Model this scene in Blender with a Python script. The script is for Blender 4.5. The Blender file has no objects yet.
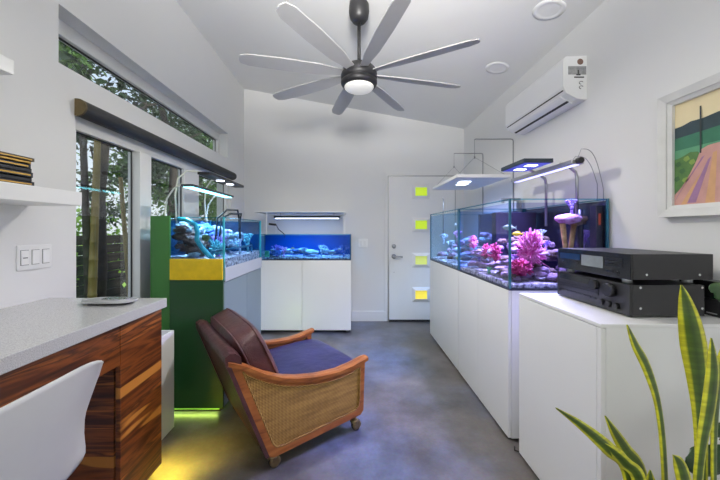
import bpy, bmesh, math, random
from mathutils import Vector, Matrix, Euler, noise

C = bpy.context.scene.collection
SC = bpy.context.scene
PI = math.pi

# ------------------------------------------------------------------ camera
F = 320.0                      # focal length in pixels of a 720 px wide frame
cam_d = bpy.data.cameras.new('camera')
cam = bpy.data.objects.new('camera', cam_d)
C.objects.link(cam)
cam.location = (0, 0, 1.27)
cam.rotation_euler = (PI/2, 0, 0)
cam_d.sensor_width = 36.0
cam_d.lens = 36.0*F/720.0
cam_d.shift_x = 7.0/720.0
cam_d.shift_y = -10.0/720.0
cam_d.clip_start = 0.02
SC.camera = cam

# ------------------------------------------------------------------ world, light, exposure
w = bpy.data.worlds.new('world'); SC.world = w
w.use_nodes = True
nt = w.node_tree
bg = nt.nodes['Background']
tc = nt.nodes.new('ShaderNodeTexCoord'); sp = nt.nodes.new('ShaderNodeSeparateXYZ')
cr = nt.nodes.new('ShaderNodeValToRGB')
nt.links.new(tc.outputs['Generated'], sp.inputs[0])
nt.links.new(sp.outputs['Z'], cr.inputs[0])
cr.color_ramp.elements[0].position = 0.0; cr.color_ramp.elements[0].color = (.80, .84, .86, 1)
cr.color_ramp.elements[1].position = 0.6; cr.color_ramp.elements[1].color = (.55, .70, .95, 1)
nt.links.new(cr.outputs[0], bg.inputs[0])
bg.inputs[1].default_value = 1.3

def lamp(name, kind, loc, rot, energy, color, size=1.0, size_y=None, spread=None, shape='RECTANGLE'):
    d = bpy.data.lights.new(name, kind)
    d.energy = energy; d.color = color
    if kind == 'AREA':
        d.shape = shape; d.size = size
        if size_y: d.size_y = size_y
        if spread: d.spread = spread
    o = bpy.data.objects.new(name, d); C.objects.link(o)
    o.location = loc; o.rotation_euler = rot
    return o

# low sun in the garden, outside the left wall (does not reach the room)
sun = lamp('garden_sun', 'SUN', (6, 2, 9), (math.radians(48), 0, math.radians(72)), 3.2, (1, .95, .85))
sun.data.angle = 0.05
# fill standing in for daylight through an assumed, unseen opening in the rear wall
lamp('rear_daylight_fill', 'AREA', (0.0, -2.72, 1.35), (PI/2+math.radians(20), 0, 0), 15, (1, .972, .925), 2.6, 2.3)
# added fill light behind a made-up window in the left wall, out of view
lamp('side_fill_light', 'AREA', (-1.68, -1.35, 1.6), (0, -PI/2-math.radians(6), 0), 42, (1, .975, .935), 1.7, 1.8)

# added fill light, aimed up and forward to brighten the ceiling and far end
fl = lamp('ceiling_fill', 'AREA', (0.0, -.35, 2.05), (PI-math.radians(52), 0, -.06), 58, (1, .975, .945), .5, .5, math.radians(80))
SC.view_settings.view_transform = 'Standard'
SC.view_settings.look = 'None'
SC.view_settings.gamma = 1.0
SC.view_settings.use_curve_mapping = False
SC.view_settings.exposure = 0.0
try:
    SC.cycles.use_denoising = True
    SC.cycles.transparent_max_bounces = 40
    SC.cycles.max_bounces = 10
    SC.cycles.diffuse_bounces = 6
    SC.cycles.caustics_reflective = False
    SC.cycles.caustics_refractive = False
    SC.cycles.sample_clamp_indirect = 4.0
except Exception:
    pass

# ------------------------------------------------------------------ helpers
def P(px, py, Y):
    return Vector(((px-353.0)*Y/F, Y, 1.27-(py-230.0)*Y/F))

class MB:
    """collects shapes, builds ONE mesh object"""
    def __init__(s): s.bm = bmesh.new(); s.uv = None
    def verts(s, pts): return [s.bm.verts.new(p) for p in pts]
    def face(s, vs, mi=0, smooth=False):
        try:
            f = s.bm.faces.new(vs); f.material_index = mi; f.smooth = smooth; return f
        except ValueError: return None
    def box(s, x0, x1, y0, y1, z0, z1, bev=0.0, mi=0, seg=2):
        r = bmesh.ops.create_cube(s.bm, size=1.0)
        vs = r['verts']
        for v in vs:
            v.co = Vector((x0+(v.co.x+.5)*(x1-x0), y0+(v.co.y+.5)*(y1-y0), z0+(v.co.z+.5)*(z1-z0)))
        fs = set(f for v in vs for f in v.link_faces)
        for f in fs: f.material_index = mi
        if bev > 0:
            es = list(set(e for v in vs for e in v.link_edges))
            rr = bmesh.ops.bevel(s.bm, geom=es, offset=bev, segments=seg, profile=0.6, affect='EDGES')
            for f in rr['faces']: f.material_index = mi; f.smooth = seg > 2
        return s
    def prism(s, pts, off, mi=0):
        """pts: closed planar 3-D outline, off: extrusion vector"""
        off = Vector(off); a = s.verts(pts); b = s.verts([Vector(p)+off for p in pts]); n = len(a)
        s.face(a[::-1], mi); s.face(b, mi)
        for i in range(n): s.face([a[i], a[(i+1) % n], b[(i+1) % n], b[i]], mi)
        return s
    def ring(s, outer, inner, off, mi=0):
        off = Vector(off)
        oa = s.verts(outer); ia = s.verts(inner)
        ob = s.verts([Vector(p)+off for p in outer]); ib = s.verts([Vector(p)+off for p in inner]); n = len(oa)
        for i in range(n):
            j = (i+1) % n
            s.face([oa[i], oa[j], ia[j], ia[i]], mi); s.face([ob[j], ob[i], ib[i], ib[j]], mi)
            s.face([oa[j], oa[i], ob[i], ob[j]], mi); s.face([ia[i], ia[j], ib[j], ib[i]], mi)
        return s
    def holed(s, outer, inner, off, mi=0):
        off = Vector(off); oa = s.verts(outer); ia = s.verts(inner); es = []
        for l in (oa, ia):
            for i in range(len(l)): es.append(s.bm.edges.new((l[i], l[(i+1) % len(l)])))
        r = bmesh.ops.triangle_fill(s.bm, use_beauty=True, edges=es)
        fs = [g for g in r['geom'] if isinstance(g, bmesh.types.BMFace)]
        mp = {v: s.bm.verts.new(v.co+off) for v in oa+ia}
        for f in fs: s.face([mp[v] for v in f.verts][::-1], mi)
        for l in (oa, ia):
            for i in range(len(l)):
                a, c = l[i], l[(i+1) % len(l)]; s.face([a, c, mp[c], mp[a]], mi)
        return s
    def tube(s, path, r, n=8, mi=0, flat=None, cap=True):
        path = [Vector(p) for p in path]; rs = r if isinstance(r, (list, tuple)) else [r]*len(path)
        prev = None; rings = []; up = None
        for i, p in enumerate(path):
            d = (path[min(i+1, len(path)-1)]-path[max(i-1, 0)])
            d = d.normalized() if d.length > 1e-9 else Vector((0, 0, 1))
            if up is None:
                up = Vector((0, 0, 1)) if abs(d.z) < .9 else Vector((1, 0, 0))
            a = d.cross(up)
            if a.length < 1e-6: a = d.orthogonal()
            a.normalize(); b = a.cross(d).normalized(); up = b
            ring = []
            for k in range(n):
                t = 2*PI*k/n
                q = a*math.cos(t)*rs[i] + b*math.sin(t)*rs[i]*(flat or 1.0)
                ring.append(s.bm.verts.new(p+q))
            rings.append(ring)
        for r0, r1 in zip(rings, rings[1:]):
            for k in range(n): s.face([r0[k], r0[(k+1) % n], r1[(k+1) % n], r1[k]], mi, True)
        if cap:
            s.face(rings[0][::-1], mi); s.face(rings[-1], mi)
        return s
    def lathe(s, prof, n=24, c=(0, 0, 0), axis='z', mi=0):
        """prof: (radius, height) from bottom to top"""
        c = Vector(c); rings = []
        for r, h in prof:
            ring = []
            for k in range(n):
                t = 2*PI*k/n; x, y = r*math.cos(t), r*math.sin(t)
                q = Vector((x, y, h)) if axis == 'z' else (Vector((h, x, y)) if axis == 'x' else Vector((x, h, -y)))
                ring.append(s.bm.verts.new(c+q))
            rings.append(ring)
        for r0, r1 in zip(rings, rings[1:]):
            for k in range(n): s.face([r0[k], r0[(k+1) % n], r1[(k+1) % n], r1[k]], mi, True)
        s.face(rings[0][::-1], mi); s.face(rings[-1], mi)
        return s
    def blob(s, c, r, seed=0, amp=.35, freq=2.0, sub=3, mi=0, flatb=True, smooth=True):
        rr = bmesh.ops.create_icosphere(s.bm, subdivisions=sub, radius=1.0)
        r = Vector(r) if not isinstance(r, (int, float)) else Vector((r, r, r))
        o = Vector((seed*7.31, seed*3.17, seed*1.73))
        for v in rr['verts']:
            d = v.co.normalized()
            k = 1+amp*noise.noise(d*freq+o)+amp*.5*noise.noise(d*freq*2.7+o)
            q = Vector((d.x*r.x, d.y*r.y, d.z*r.z))*k
            if flatb: q.z = max(q.z, -r.z*.55)
            v.co = q+Vector(c)
            for f in v.link_faces: f.material_index = mi; f.smooth = smooth
        return s
    def grid(s, fn, nu, nv, mi=0, smooth=True):
        vs = [[s.bm.verts.new(fn(i/nu, j/nv)) for j in range(nv+1)] for i in range(nu+1)]
        uvl = s.bm.loops.layers.uv.verify()
        for i in range(nu):
            for j in range(nv):
                f = s.face([vs[i][j], vs[i+1][j], vs[i+1][j+1], vs[i][j+1]], mi, smooth)
                if f:
                    for l, (a, b) in zip(f.loops, ((i, j), (i+1, j), (i+1, j+1), (i, j+1))):
                        l[uvl].uv = (a/nu, b/nv)
        return s
    def build(s, name, mat, parent=None, world=True, fix=True):
        if fix: bmesh.ops.recalc_face_normals(s.bm, faces=s.bm.faces[:])
        me = bpy.data.meshes.new(name); s.bm.to_mesh(me); s.bm.free()
        for m in (mat if isinstance(mat, (list, tuple)) else [mat]): me.materials.append(m)
        o = bpy.data.objects.new(name, me); C.objects.link(o)
        if parent is not None:
            if world: me.transform(wmat(parent).inverted())
            o.parent = parent
        return o

def wmat(o):
    m = Matrix.Translation(o.location) @ o.rotation_euler.to_matrix().to_4x4()
    return wmat(o.parent) @ m if o.parent else m

def tag(o, label, cat, group=None, kind=None):
    o['label'] = label; o['category'] = cat
    if group: o['group'] = group
    if kind: o['kind'] = kind
    return o
def thing(name, label, cat, loc=(0, 0, 0), rz=0.0, group=None):
    o = bpy.data.objects.new(name, None); C.objects.link(o)
    o.location = loc; o.rotation_euler = (0, 0, rz); o.empty_display_size = .1
    return tag(o, label, cat, group)
def struct(o): o['kind'] = 'structure'; return o
def copy_tree(o, parent=None):
    c = o.copy(); C.objects.link(c)
    if parent: c.parent = parent
    for ch in list(o.children):
        copy_tree(ch, c)
    return c

# ------------------------------------------------------------------ materials
def new_mat(name):
    m = bpy.data.materials.new(name); m.use_nodes = True
    return m, m.node_tree, m.node_tree.nodes['Principled BSDF']
def col4(c): return (c[0], c[1], c[2], 1)
def pm(name, c, rough=.5, metal=0.0, var=0.06, scale=30, bump=0.0, bscale=200, spec=None, coat=0.0, emit=None, estr=0.0):
    m, t, b = new_mat(name)
    co = t.nodes.new('ShaderNodeTexCoord'); n = t.nodes.new('ShaderNodeTexNoise'); n.inputs['Scale'].default_value = scale
    n.inputs['Detail'].default_value = 4
    t.links.new(co.outputs['Object'], n.inputs['Vector'])
    mx = t.nodes.new('ShaderNodeMix'); mx.data_type = 'RGBA'
    mx.inputs['A'].default_value = col4([v*(1-var) for v in c]); mx.inputs['B'].default_value = col4([min(1, v*(1+var)) for v in c])
    t.links.new(n.outputs['Fac'], mx.inputs['Factor']); t.links.new(mx.outputs['Result'], b.inputs['Base Color'])
    b.inputs['Roughness'].default_value = rough; b.inputs['Metallic'].default_value = metal
    if spec is not None: b.inputs['Specular IOR Level'].default_value = spec
    if coat: b.inputs['Coat Weight'].default_value = coat
    if emit:
        b.inputs['Emission Color'].default_value = col4(emit); b.inputs['Emission Strength'].default_value = estr
    if bump:
        n2 = t.nodes.new('ShaderNodeTexNoise'); n2.inputs['Scale'].default_value = bscale; n2.inputs['Detail'].default_value = 3
        t.links.new(co.outputs['Object'], n2.inputs['Vector'])
        bp = t.nodes.new('ShaderNodeBump'); bp.inputs['Strength'].default_value = bump; bp.inputs['Distance'].default_value = .004
        t.links.new(n2.outputs['Fac'], bp.inputs['Height']); t.links.new(bp.outputs[0], b.inputs['Normal'])
    return m
def emis(name, c, s):
    m, t, b = new_mat(name)
    b.inputs['Base Color'].default_value = col4(c); b.inputs['Emission Color'].default_value = col4(c); b.inputs['Emission Strength'].default_value = s
    b.inputs['Roughness'].default_value = .4
    return m
def ramp(t, stops):
    r = t.nodes.new('ShaderNodeValToRGB'); e = r.color_ramp.elements
    while len(e) < len(stops): e.new(0.5)
    for el, (p, c) in zip(e, stops): el.position = p; el.color = col4(c)
    return r
def clear(name, tint, gloss=.08, rough=.0, fres=1.45):
    m, t, b = new_mat(name); t.nodes.remove(b)
    out = t.nodes['Material Output']
    tr = t.nodes.new('ShaderNodeBsdfTransparent'); tr.inputs[0].default_value = col4(tint)
    g = t.nodes.new('ShaderNodeBsdfGlossy'); g.inputs['Roughness'].default_value = rough
    fr = t.nodes.new('ShaderNodeFresnel'); fr.inputs[0].default_value = fres
    mu = t.nodes.new('ShaderNodeMath'); mu.operation = 'MULTIPLY'; mu.inputs[1].default_value = gloss
    t.links.new(fr.outputs[0], mu.inputs[0])
    mi = t.nodes.new('ShaderNodeMixShader'); t.links.new(mu.outputs[0], mi.inputs[0])
    t.links.new(tr.outputs[0], mi.inputs[1]); t.links.new(g.outputs[0], mi.inputs[2]); t.links.new(mi.outputs[0], out.inputs[0])
    return m

M = {}
M['wall'] = pm('wall_paint', (.76, .76, .75), .75, var=.015, scale=3, bump=.05, bscale=350)
M['ceil'] = pm('ceiling_paint', (.78, .78, .77), .8, var=.01, scale=3)
M['white'] = pm('white_laminate', (.88, .88, .87), .32, var=.015, scale=4)
M['trimw'] = pm('white_trim', (.82, .82, .81), .4, var=.015)
M['frame'] = pm('white_window_frame', (.80, .80, .78), .4, var=.02)
M['black'] = pm('black_metal', (.018, .018, .02), .42, var=.15, scale=60)
M['hifi'] = pm('black_hifi_metal', (.019, .019, .021), .42, var=.12, scale=80, bump=.03, bscale=600)
M['hifi_top'] = pm('dark_glossy_plastic', (.010, .010, .012), .18, var=.1)
M['button'] = pm('dark_grey_button', (.008, .008, .010), .35, var=.1)
M['chrome'] = pm('chrome', (.75, .75, .76), .22, 1.0, var=.04)
M['steel'] = pm('brushed_steel', (.45, .45, .46), .35, .9, var=.06, scale=90)
M['conduit'] = pm('grey_rod', (.36, .36, .37), .35, .7, var=.06)
M['brass'] = pm('aged_brass', (.28, .20, .10), .35, .9, var=.25, scale=70)
M['rubber'] = pm('black_rubber', (.015, .015, .015), .6, var=.2)
M['silver'] = pm('silver_plastic', (.55, .56, .57), .3, .4, var=.04)
M['green'] = pm('green_panel', (.038, .16, .030), .38, var=.10, scale=3)
M['darkgreen'] = pm('dark_green_panel', (.014, .066, .020), .35, var=.25, scale=2)
M['bluegrey'] = pm('blue_grey_door', (.16, .23, .27), .35, var=.08, scale=2)
M['yellow'] = pm('yellow_panel', (.72, .50, .004), .40, var=.22, scale=22)
M['frost'] = pm('frosted_band', (.42, .47, .52), .45, var=.08, scale=6)
M['seam'] = pm('blue_silicone', (.01, .10, .16), .3, var=.2)
M['darkseam'] = pm('black_silicone', (.01, .012, .03), .3, var=.2)
M['bluebg'] = pm('blue_background', (.010, .12, .36), .4, var=.25, scale=3)
M['tealbg'] = pm('teal_background', (.006, .045, .10), .4, var=.6, scale=10)
M['navybg'] = pm('navy_background', (.012, .014, .07), .4, var=.4, scale=4)
M['purplebg'] = pm('dark_overflow', (.018, .015, .036), .35, var=.4, scale=5)
M['sand'] = None
M['glass'] = clear('aquarium_glass', (.95, .98, .985), .14)
M['wglass'] = clear('window_glass', (.95, .97, .97), .16)
M['water'] = clear('aquarium_water', (.72, .86, 1.0), .10, fres=1.33)
M['waterv'] = clear('aquarium_water_violet', (.82, .82, .97), .10, fres=1.33)
M['waterb'] = clear('aquarium_water_blue', (.50, .76, 1.0), .08, fres=1.33)
M['paper'] = pm('grey_sticker', (.33, .33, .33), .6, var=.5, scale=60)
M['brownst'] = pm('brown_sticker', (.22, .13, .10), .6, var=.2)
M['ink'] = pm('dark_print', (.05, .05, .05), .6, var=.1)
M['vent'] = pm('dark_vent', (.03, .03, .03), .6, var=.1)
M['shade'] = pm('black_shade_fabric', (.016, .016, .017), .55, var=.15, scale=90)
M['shadecap'] = pm('brown_end_cap', (.095, .065, .022), .5, var=.3)
M['blade'] = pm('grey_fan_blade', (.47, .47, .47), .5, var=.06, scale=15)
M['lens'] = emis('frosted_fan_lens', (.86, .85, .80), .35)
M['lensoff'] = pm('downlight_lens', (.70, .70, .68), .4)
M['bookdark'] = pm('dark_book_cover', (.020, .022, .028), .4, var=.3, scale=25)
M['bookgold'] = pm('gold_book_band', (.55, .33, .07), .35, .4, var=.2, scale=60)
M['bookbrown'] = pm('brown_book_cover', (.12, .09, .06), .5, var=.3)
M['pages'] = pm('book_pages', (.16, .13, .09), .8, var=.1, scale=120)
M['led_cyan'] = emis('cyan_led_strip', (.25, .85, 1.0), 5.0)
M['led_white'] = emis('white_led', (.80, .86, 1.0), 6.0)
M['led_violet'] = emis('violet_led', (.45, .45, 1.0), 2.2)
M['led_blue'] = emis('blue_led', (.05, .06, .45), .8)
M['led_green'] = emis('green_led_strip', (.45, 1.0, .10), .35)
M['led_yellow'] = emis('yellow_led_strip', (1, .75, .15), .6)
M['lit_pane_a'] = emis('yellow_green_pane', (.52, .70, .03), .55)
M['lit_pane_b'] = emis('pale_green_pane', (.58, .66, .18), .5)
M['lit_pane_c'] = emis('yellow_pane', (.85, .70, .08), .6)
M['display'] = pm('grey_display', (.20, .22, .23), .12, var=.25, scale=30)
M['tray_reflect'] = pm('blue_reflection_tray', (.010, .028, .075), .15, var=.25)  # dark disc tray, blue reflection painted into its colour
M['pot'] = pm('terracotta_pot', (.42, .25, .17), .6, var=.2)
M['soil'] = pm('dark_soil', (.04, .028, .018), .95, var=.5, scale=80, bump=.8, bscale=100)
M['rubberleaf'] = pm('dark_green_leaf', (.018, .055, .012), .3, var=.35, scale=20)
M['hose'] = pm('dark_hose', (.02, .035, .05), .4, var=.2)
M['teal'] = pm('teal_pipe', (.03, .38, .46), .35, var=.25)
M['ygooseneck'] = pm('white_gooseneck', (.70, .72, .62), .35, var=.08)
M['plasticw'] = pm('white_shell_plastic', (.68, .68, .68), .42, var=.015)
M['fruit'] = pm('olive_magnet', (.12, .17, .05), .5, var=.3)
M['orange'] = pm('orange_label', (.75, .10, .03), .5, var=.2)

def coral_mat(name, a, b, scale=14, rough=.7, em=0.0):
    m, t, p = new_mat(name)
    co = t.nodes.new('ShaderNodeTexCoord'); n = t.nodes.new('ShaderNodeTexNoise'); n.inputs['Scale'].default_value = scale; n.inputs['Detail'].default_value = 6
    t.links.new(co.outputs['Object'], n.inputs['Vector'])
    r = ramp(t, [(.36, a), (.50, [(x+y)/2 for x, y in zip(a, b)]), (.66, b)])
    t.links.new(n.outputs['Fac'], r.inputs[0]); t.links.new(r.outputs[0], p.inputs['Base Color'])
    p.inputs['Roughness'].default_value = rough
    bp = t.nodes.new('ShaderNodeBump'); bp.inputs['Strength'].default_value = .8; bp.inputs['Distance'].default_value = .01
    n2 = t.nodes.new('ShaderNodeTexNoise'); n2.inputs['Scale'].default_value = scale*4
    t.links.new(co.outputs['Object'], n2.inputs['Vector']); t.links.new(n2.outputs['Fac'], bp.inputs['Height']); t.links.new(bp.outputs[0], p.inputs['Normal'])
    return m
M['rock_p'] = coral_mat('purple_reef_rock', (.06, .03, .08), (.74, .50, .80), 34)
M['rock_b'] = coral_mat('blue_reef_rock', (.03, .08, .13), (.66, .80, .92), 34)
M['rock_d'] = coral_mat('brown_reef_rock', (.03, .018, .02), (.34, .21, .17), 26)
M['sand'] = coral_mat('aquarium_sand', (.10, .08, .13), (.86, .82, .92), 46, .9)
M['pink'] = coral_mat('pink_coral', (.70, .04, .36), (1.0, .38, .75), 30)
M['magenta'] = coral_mat('magenta_coral', (.40, .01, .10), (.85, .10, .34), 30)
M['violet'] = coral_mat('violet_coral', (.22, .10, .60), (.55, .42, 1.0), 30)
M['lilac'] = coral_mat('lilac_coral', (.42, .14, .45), (.85, .50, .90), 20)
M['tan'] = coral_mat('tan_coral_stalk', (.25, .13, .04), (.62, .40, .18), 20)
M['teal_c'] = coral_mat('turquoise_coral', (.02, .25, .35), (.25, .80, .85), 22)
M['paleb'] = coral_mat('pale_blue_coral', (.20, .35, .55), (.75, .88, 1.0), 26)
M['greenc'] = coral_mat('green_coral', (.03, .30, .18), (.25, .80, .45), 22)
M['bluec'] = coral_mat('deep_blue_coral', (.01, .03, .20), (.15, .30, .80), 22)
M['fish_y'] = pm('yellow_fish_skin', (.95, .72, .02), .4, var=.1)
M['fish_g'] = pm('pale_green_fish_skin', (.45, .62, .48), .4, var=.15)
M['fish_o'] = pm('orange_fish_skin', (.9, .28, .05), .4, var=.2)
M['fish_w'] = pm('white_fish_skin', (.75, .8, .82), .4, var=.2)

def floor_mat():
    m, t, b = new_mat('polished_concrete')
    co = t.nodes.new('ShaderNodeTexCoord')
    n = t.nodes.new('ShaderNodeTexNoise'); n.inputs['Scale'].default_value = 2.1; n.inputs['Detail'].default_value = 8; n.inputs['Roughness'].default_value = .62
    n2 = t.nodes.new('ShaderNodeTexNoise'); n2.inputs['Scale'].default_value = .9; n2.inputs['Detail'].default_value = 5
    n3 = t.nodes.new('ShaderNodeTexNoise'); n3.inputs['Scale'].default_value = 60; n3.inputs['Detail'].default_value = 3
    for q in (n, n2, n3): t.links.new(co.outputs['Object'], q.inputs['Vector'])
    r = ramp(t, [(.30, (.050, .050, .056)), (.46, (.105, .110, .135)), (.58, (.150, .160, .205)), (.72, (.215, .222, .262))])  # blue spill of the tank lights tinted into the concrete greys
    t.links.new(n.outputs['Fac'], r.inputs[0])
    r2 = ramp(t, [(.44, (1.0, .85, .64)), (.58, (.88, .97, 1.10))])  # brown mottling, with more of the blue light tint between
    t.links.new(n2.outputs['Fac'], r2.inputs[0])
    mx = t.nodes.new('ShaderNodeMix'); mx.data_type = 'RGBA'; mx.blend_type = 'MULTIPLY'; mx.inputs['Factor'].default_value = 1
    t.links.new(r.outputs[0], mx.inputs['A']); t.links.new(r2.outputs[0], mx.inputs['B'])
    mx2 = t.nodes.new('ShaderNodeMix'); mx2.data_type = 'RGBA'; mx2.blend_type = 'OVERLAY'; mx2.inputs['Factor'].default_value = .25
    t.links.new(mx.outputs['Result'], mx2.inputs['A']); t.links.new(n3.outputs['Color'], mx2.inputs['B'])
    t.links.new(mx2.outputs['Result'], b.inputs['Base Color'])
    rr = t.nodes.new('ShaderNodeMapRange'); rr.inputs['To Min'].default_value = .22; rr.inputs['To Max'].default_value = .48
    t.links.new(n.outputs['Fac'], rr.inputs['Value']); t.links.new(rr.outputs[0], b.inputs['Roughness'])
    return m
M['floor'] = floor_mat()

def wood_mat(name, stops, axis_scale, wscale=3.0, dist=6.0, rough=.32, streak=None, tilt=0.0):
    m, t, b = new_mat(name)
    co = t.nodes.new('ShaderNodeTexCoord'); mp = t.nodes.new('ShaderNodeMapping')
    mp.inputs['Scale'].default_value = axis_scale; mp.inputs['Rotation'].default_value = (tilt, 0, 0)
    t.links.new(co.outputs['Object'], mp.inputs['Vector'])
    n = t.nodes.new('ShaderNodeTexNoise'); n.inputs['Scale'].default_value = wscale; n.inputs['Detail'].default_value = 7; n.inputs['Distortion'].default_value = dist*.1
    t.links.new(mp.outputs[0], n.inputs['Vector'])
    r = ramp(t, stops); t.links.new(n.outputs['Fac'], r.inputs[0])
    last = r.outputs[0]
    if streak:
        n2 = t.nodes.new('ShaderNodeTexNoise'); n2.inputs['Scale'].default_value = wscale*.42; n2.inputs['Detail'].default_value = 2
        mp2 = t.nodes.new('ShaderNodeMapping'); mp2.inputs['Location'].default_value = (3.3, 1.7, streak[2]); mp2.inputs['Scale'].default_value = axis_scale
        mp2.inputs['Rotation'].default_value = (tilt, 0, 0)
        t.links.new(co.outputs['Object'], mp2.inputs['Vector']); t.links.new(mp2.outputs[0], n2.inputs['Vector'])
        r2 = ramp(t, [(streak[1], (0, 0, 0)), (streak[1]+.015, (1, 1, 1))]); t.links.new(n2.outputs['Fac'], r2.inputs[0])
        mx = t.nodes.new('ShaderNodeMix'); mx.data_type = 'RGBA'; t.links.new(r2.outputs[0], mx.inputs['Factor'])
        t.links.new(last, mx.inputs['A']); mx.inputs['B'].default_value = col4(streak[0]); last = mx.outputs['Result']
    t.links.new(last, b.inputs['Base Color']); b.inputs['Roughness'].default_value = rough
    return m
ROSE = [(.30, (.020, .006, .003)), (.42, (.085, .022, .007)), (.50, (.22, .062, .014)), (.57, (.055, .016, .006)), (.64, (.37, .115, .024)), (.76, (.46, .17, .035))]
M['rosewood'] = wood_mat('rosewood_veneer', ROSE, (1.0, .55, 6.5), 3.4, 7, .28, ((.50, .20, .035), .635, 0.0), .10)
M['armwood'] = wood_mat('teak_arm', [(.3, (.17, .050, .012)), (.5, (.32, .10, .022)), (.7, (.42, .15, .035))], (1.2, 6, 6), 5, 5, .3)
M['rosewood_in'] = wood_mat('rosewood_inside', ROSE, (.55, 1.0, 6.5), 3.4, 7, .32, ((.42, .17, .03), .62, 0.4), .0)

def quartz_mat():
    m, t, b = new_mat('quartz_counter')
    co = t.nodes.new('ShaderNodeTexCoord'); n = t.nodes.new('ShaderNodeTexNoise'); n.inputs['Scale'].default_value = 300; n.inputs['Detail'].default_value = 3
    t.links.new(co.outputs['Object'], n.inputs['Vector'])
    r = ramp(t, [(.3, (.40, .40, .395)), (.5, (.53, .53, .52)), (.7, (.62, .62, .61))]); t.links.new(n.outputs['Fac'], r.inputs[0])
    t.links.new(r.outputs[0], b.inputs['Base Color']); b.inputs['Roughness'].default_value = .16
    return m
M['quartz'] = quartz_mat()

def leather(name, c):
    m, t, b = new_mat(name)
    co = t.nodes.new('ShaderNodeTexCoord'); n = t.nodes.new('ShaderNodeTexNoise'); n.inputs['Scale'].default_value = 7; n.inputs['Detail'].default_value = 5
    t.links.new(co.outputs['Object'], n.inputs['Vector'])
    r = ramp(t, [(.3, [v*.65 for v in c]), (.7, [v*1.35 for v in c])]); t.links.new(n.outputs['Fac'], r.inputs[0])
    t.links.new(r.outputs[0], b.inputs['Base Color']); b.inputs['Roughness'].default_value = .38
    v = t.nodes.new('ShaderNodeTexVoronoi'); v.inputs['Scale'].default_value = 220
    t.links.new(co.outputs['Object'], v.inputs['Vector'])
    n2 = t.nodes.new('ShaderNodeTexNoise'); n2.inputs['Scale'].default_value = 18; n2.inputs['Detail'].default_value = 4
    t.links.new(co.outputs['Object'], n2.inputs['Vector'])
    bp = t.nodes.new('ShaderNodeBump'); bp.inputs['Strength'].default_value = .25; bp.inputs['Distance'].default_value = .002
    b2 = t.nodes.new('ShaderNodeBump'); b2.inputs['Strength'].default_value = .35; b2.inputs['Distance'].default_value = .012
    t.links.new(v.outputs['Distance'], bp.inputs['Height']); t.links.new(n2.outputs['Fac'], b2.inputs['Height'])
    t.links.new(b2.outputs[0], bp.inputs['Normal']); t.links.new(bp.outputs[0], b.inputs['Normal'])
    return m
M['leather'] = leather('brown_leather', (.075, .024, .024))
M['leather_bluelit'] = leather('blue_lit_seat_leather', (.024, .022, .082))  # brown leather with the tanks' blue light put into its colour

def cane_mat():
    m, t, b = new_mat('woven_cane')
    co = t.nodes.new('ShaderNodeTexCoord'); sx = t.nodes.new('ShaderNodeSeparateXYZ'); t.links.new(co.outputs['Object'], sx.inputs[0])
    def wave(out, f):
        a = t.nodes.new('ShaderNodeMath'); a.operation = 'MULTIPLY'; a.inputs[1].default_value = f; t.links.new(out, a.inputs[0])
        s = t.nodes.new('ShaderNodeMath'); s.operation = 'SINE'; t.links.new(a.outputs[0], s.inputs[0]); return s.outputs[0]
    mu = t.nodes.new('ShaderNodeMath'); mu.operation = 'ADD'
    t.links.new(wave(sx.outputs['X'], 800), mu.inputs[0]); t.links.new(wave(sx.outputs['Z'], 800), mu.inputs[1])
    mr = t.nodes.new('ShaderNodeMapRange'); mr.inputs['From Min'].default_value = -2; mr.inputs['From Max'].default_value = 2
    t.links.new(mu.outputs[0], mr.inputs['Value'])
    r = ramp(t, [(.10, (.10, .045, .008)), (.35, (.36, .19, .035)), (.6, (.50, .28, .06)), (.9, (.60, .36, .10))])
    t.links.new(mr.outputs[0], r.inputs[0])
    n = t.nodes.new('ShaderNodeTexNoise'); n.inputs['Scale'].default_value = 9; mp = t.nodes.new('ShaderNodeMapping'); mp.inputs['Scale'].default_value = (.5, 1, 4); mp.inputs['Rotation'].default_value = (0, .25, 0)
    t.links.new(co.outputs['Object'], mp.inputs['Vector']); t.links.new(mp.outputs[0], n.inputs['Vector'])
    r2 = ramp(t, [(.35, (.62, .58, .52)), (.65, (1, 1, 1))]); t.links.new(n.outputs['Fac'], r2.inputs[0])
    mx = t.nodes.new('ShaderNodeMix'); mx.data_type = 'RGBA'; mx.blend_type = 'MULTIPLY'; mx.inputs['Factor'].default_value = 1
    t.links.new(r.outputs[0], mx.inputs['A']); t.links.new(r2.outputs[0], mx.inputs['B'])
    t.links.new(mx.outputs['Result'], b.inputs['Base Color']); b.inputs['Roughness'].default_value = .5
    bp = t.nodes.new('ShaderNodeBump'); bp.inputs['Strength'].default_value = .6; bp.inputs['Distance'].default_value = .003
    t.links.new(mr.outputs[0], bp.inputs['Height']); t.links.new(bp.outputs[0], b.inputs['Normal'])
    return m
M['cane'] = cane_mat()

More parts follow.
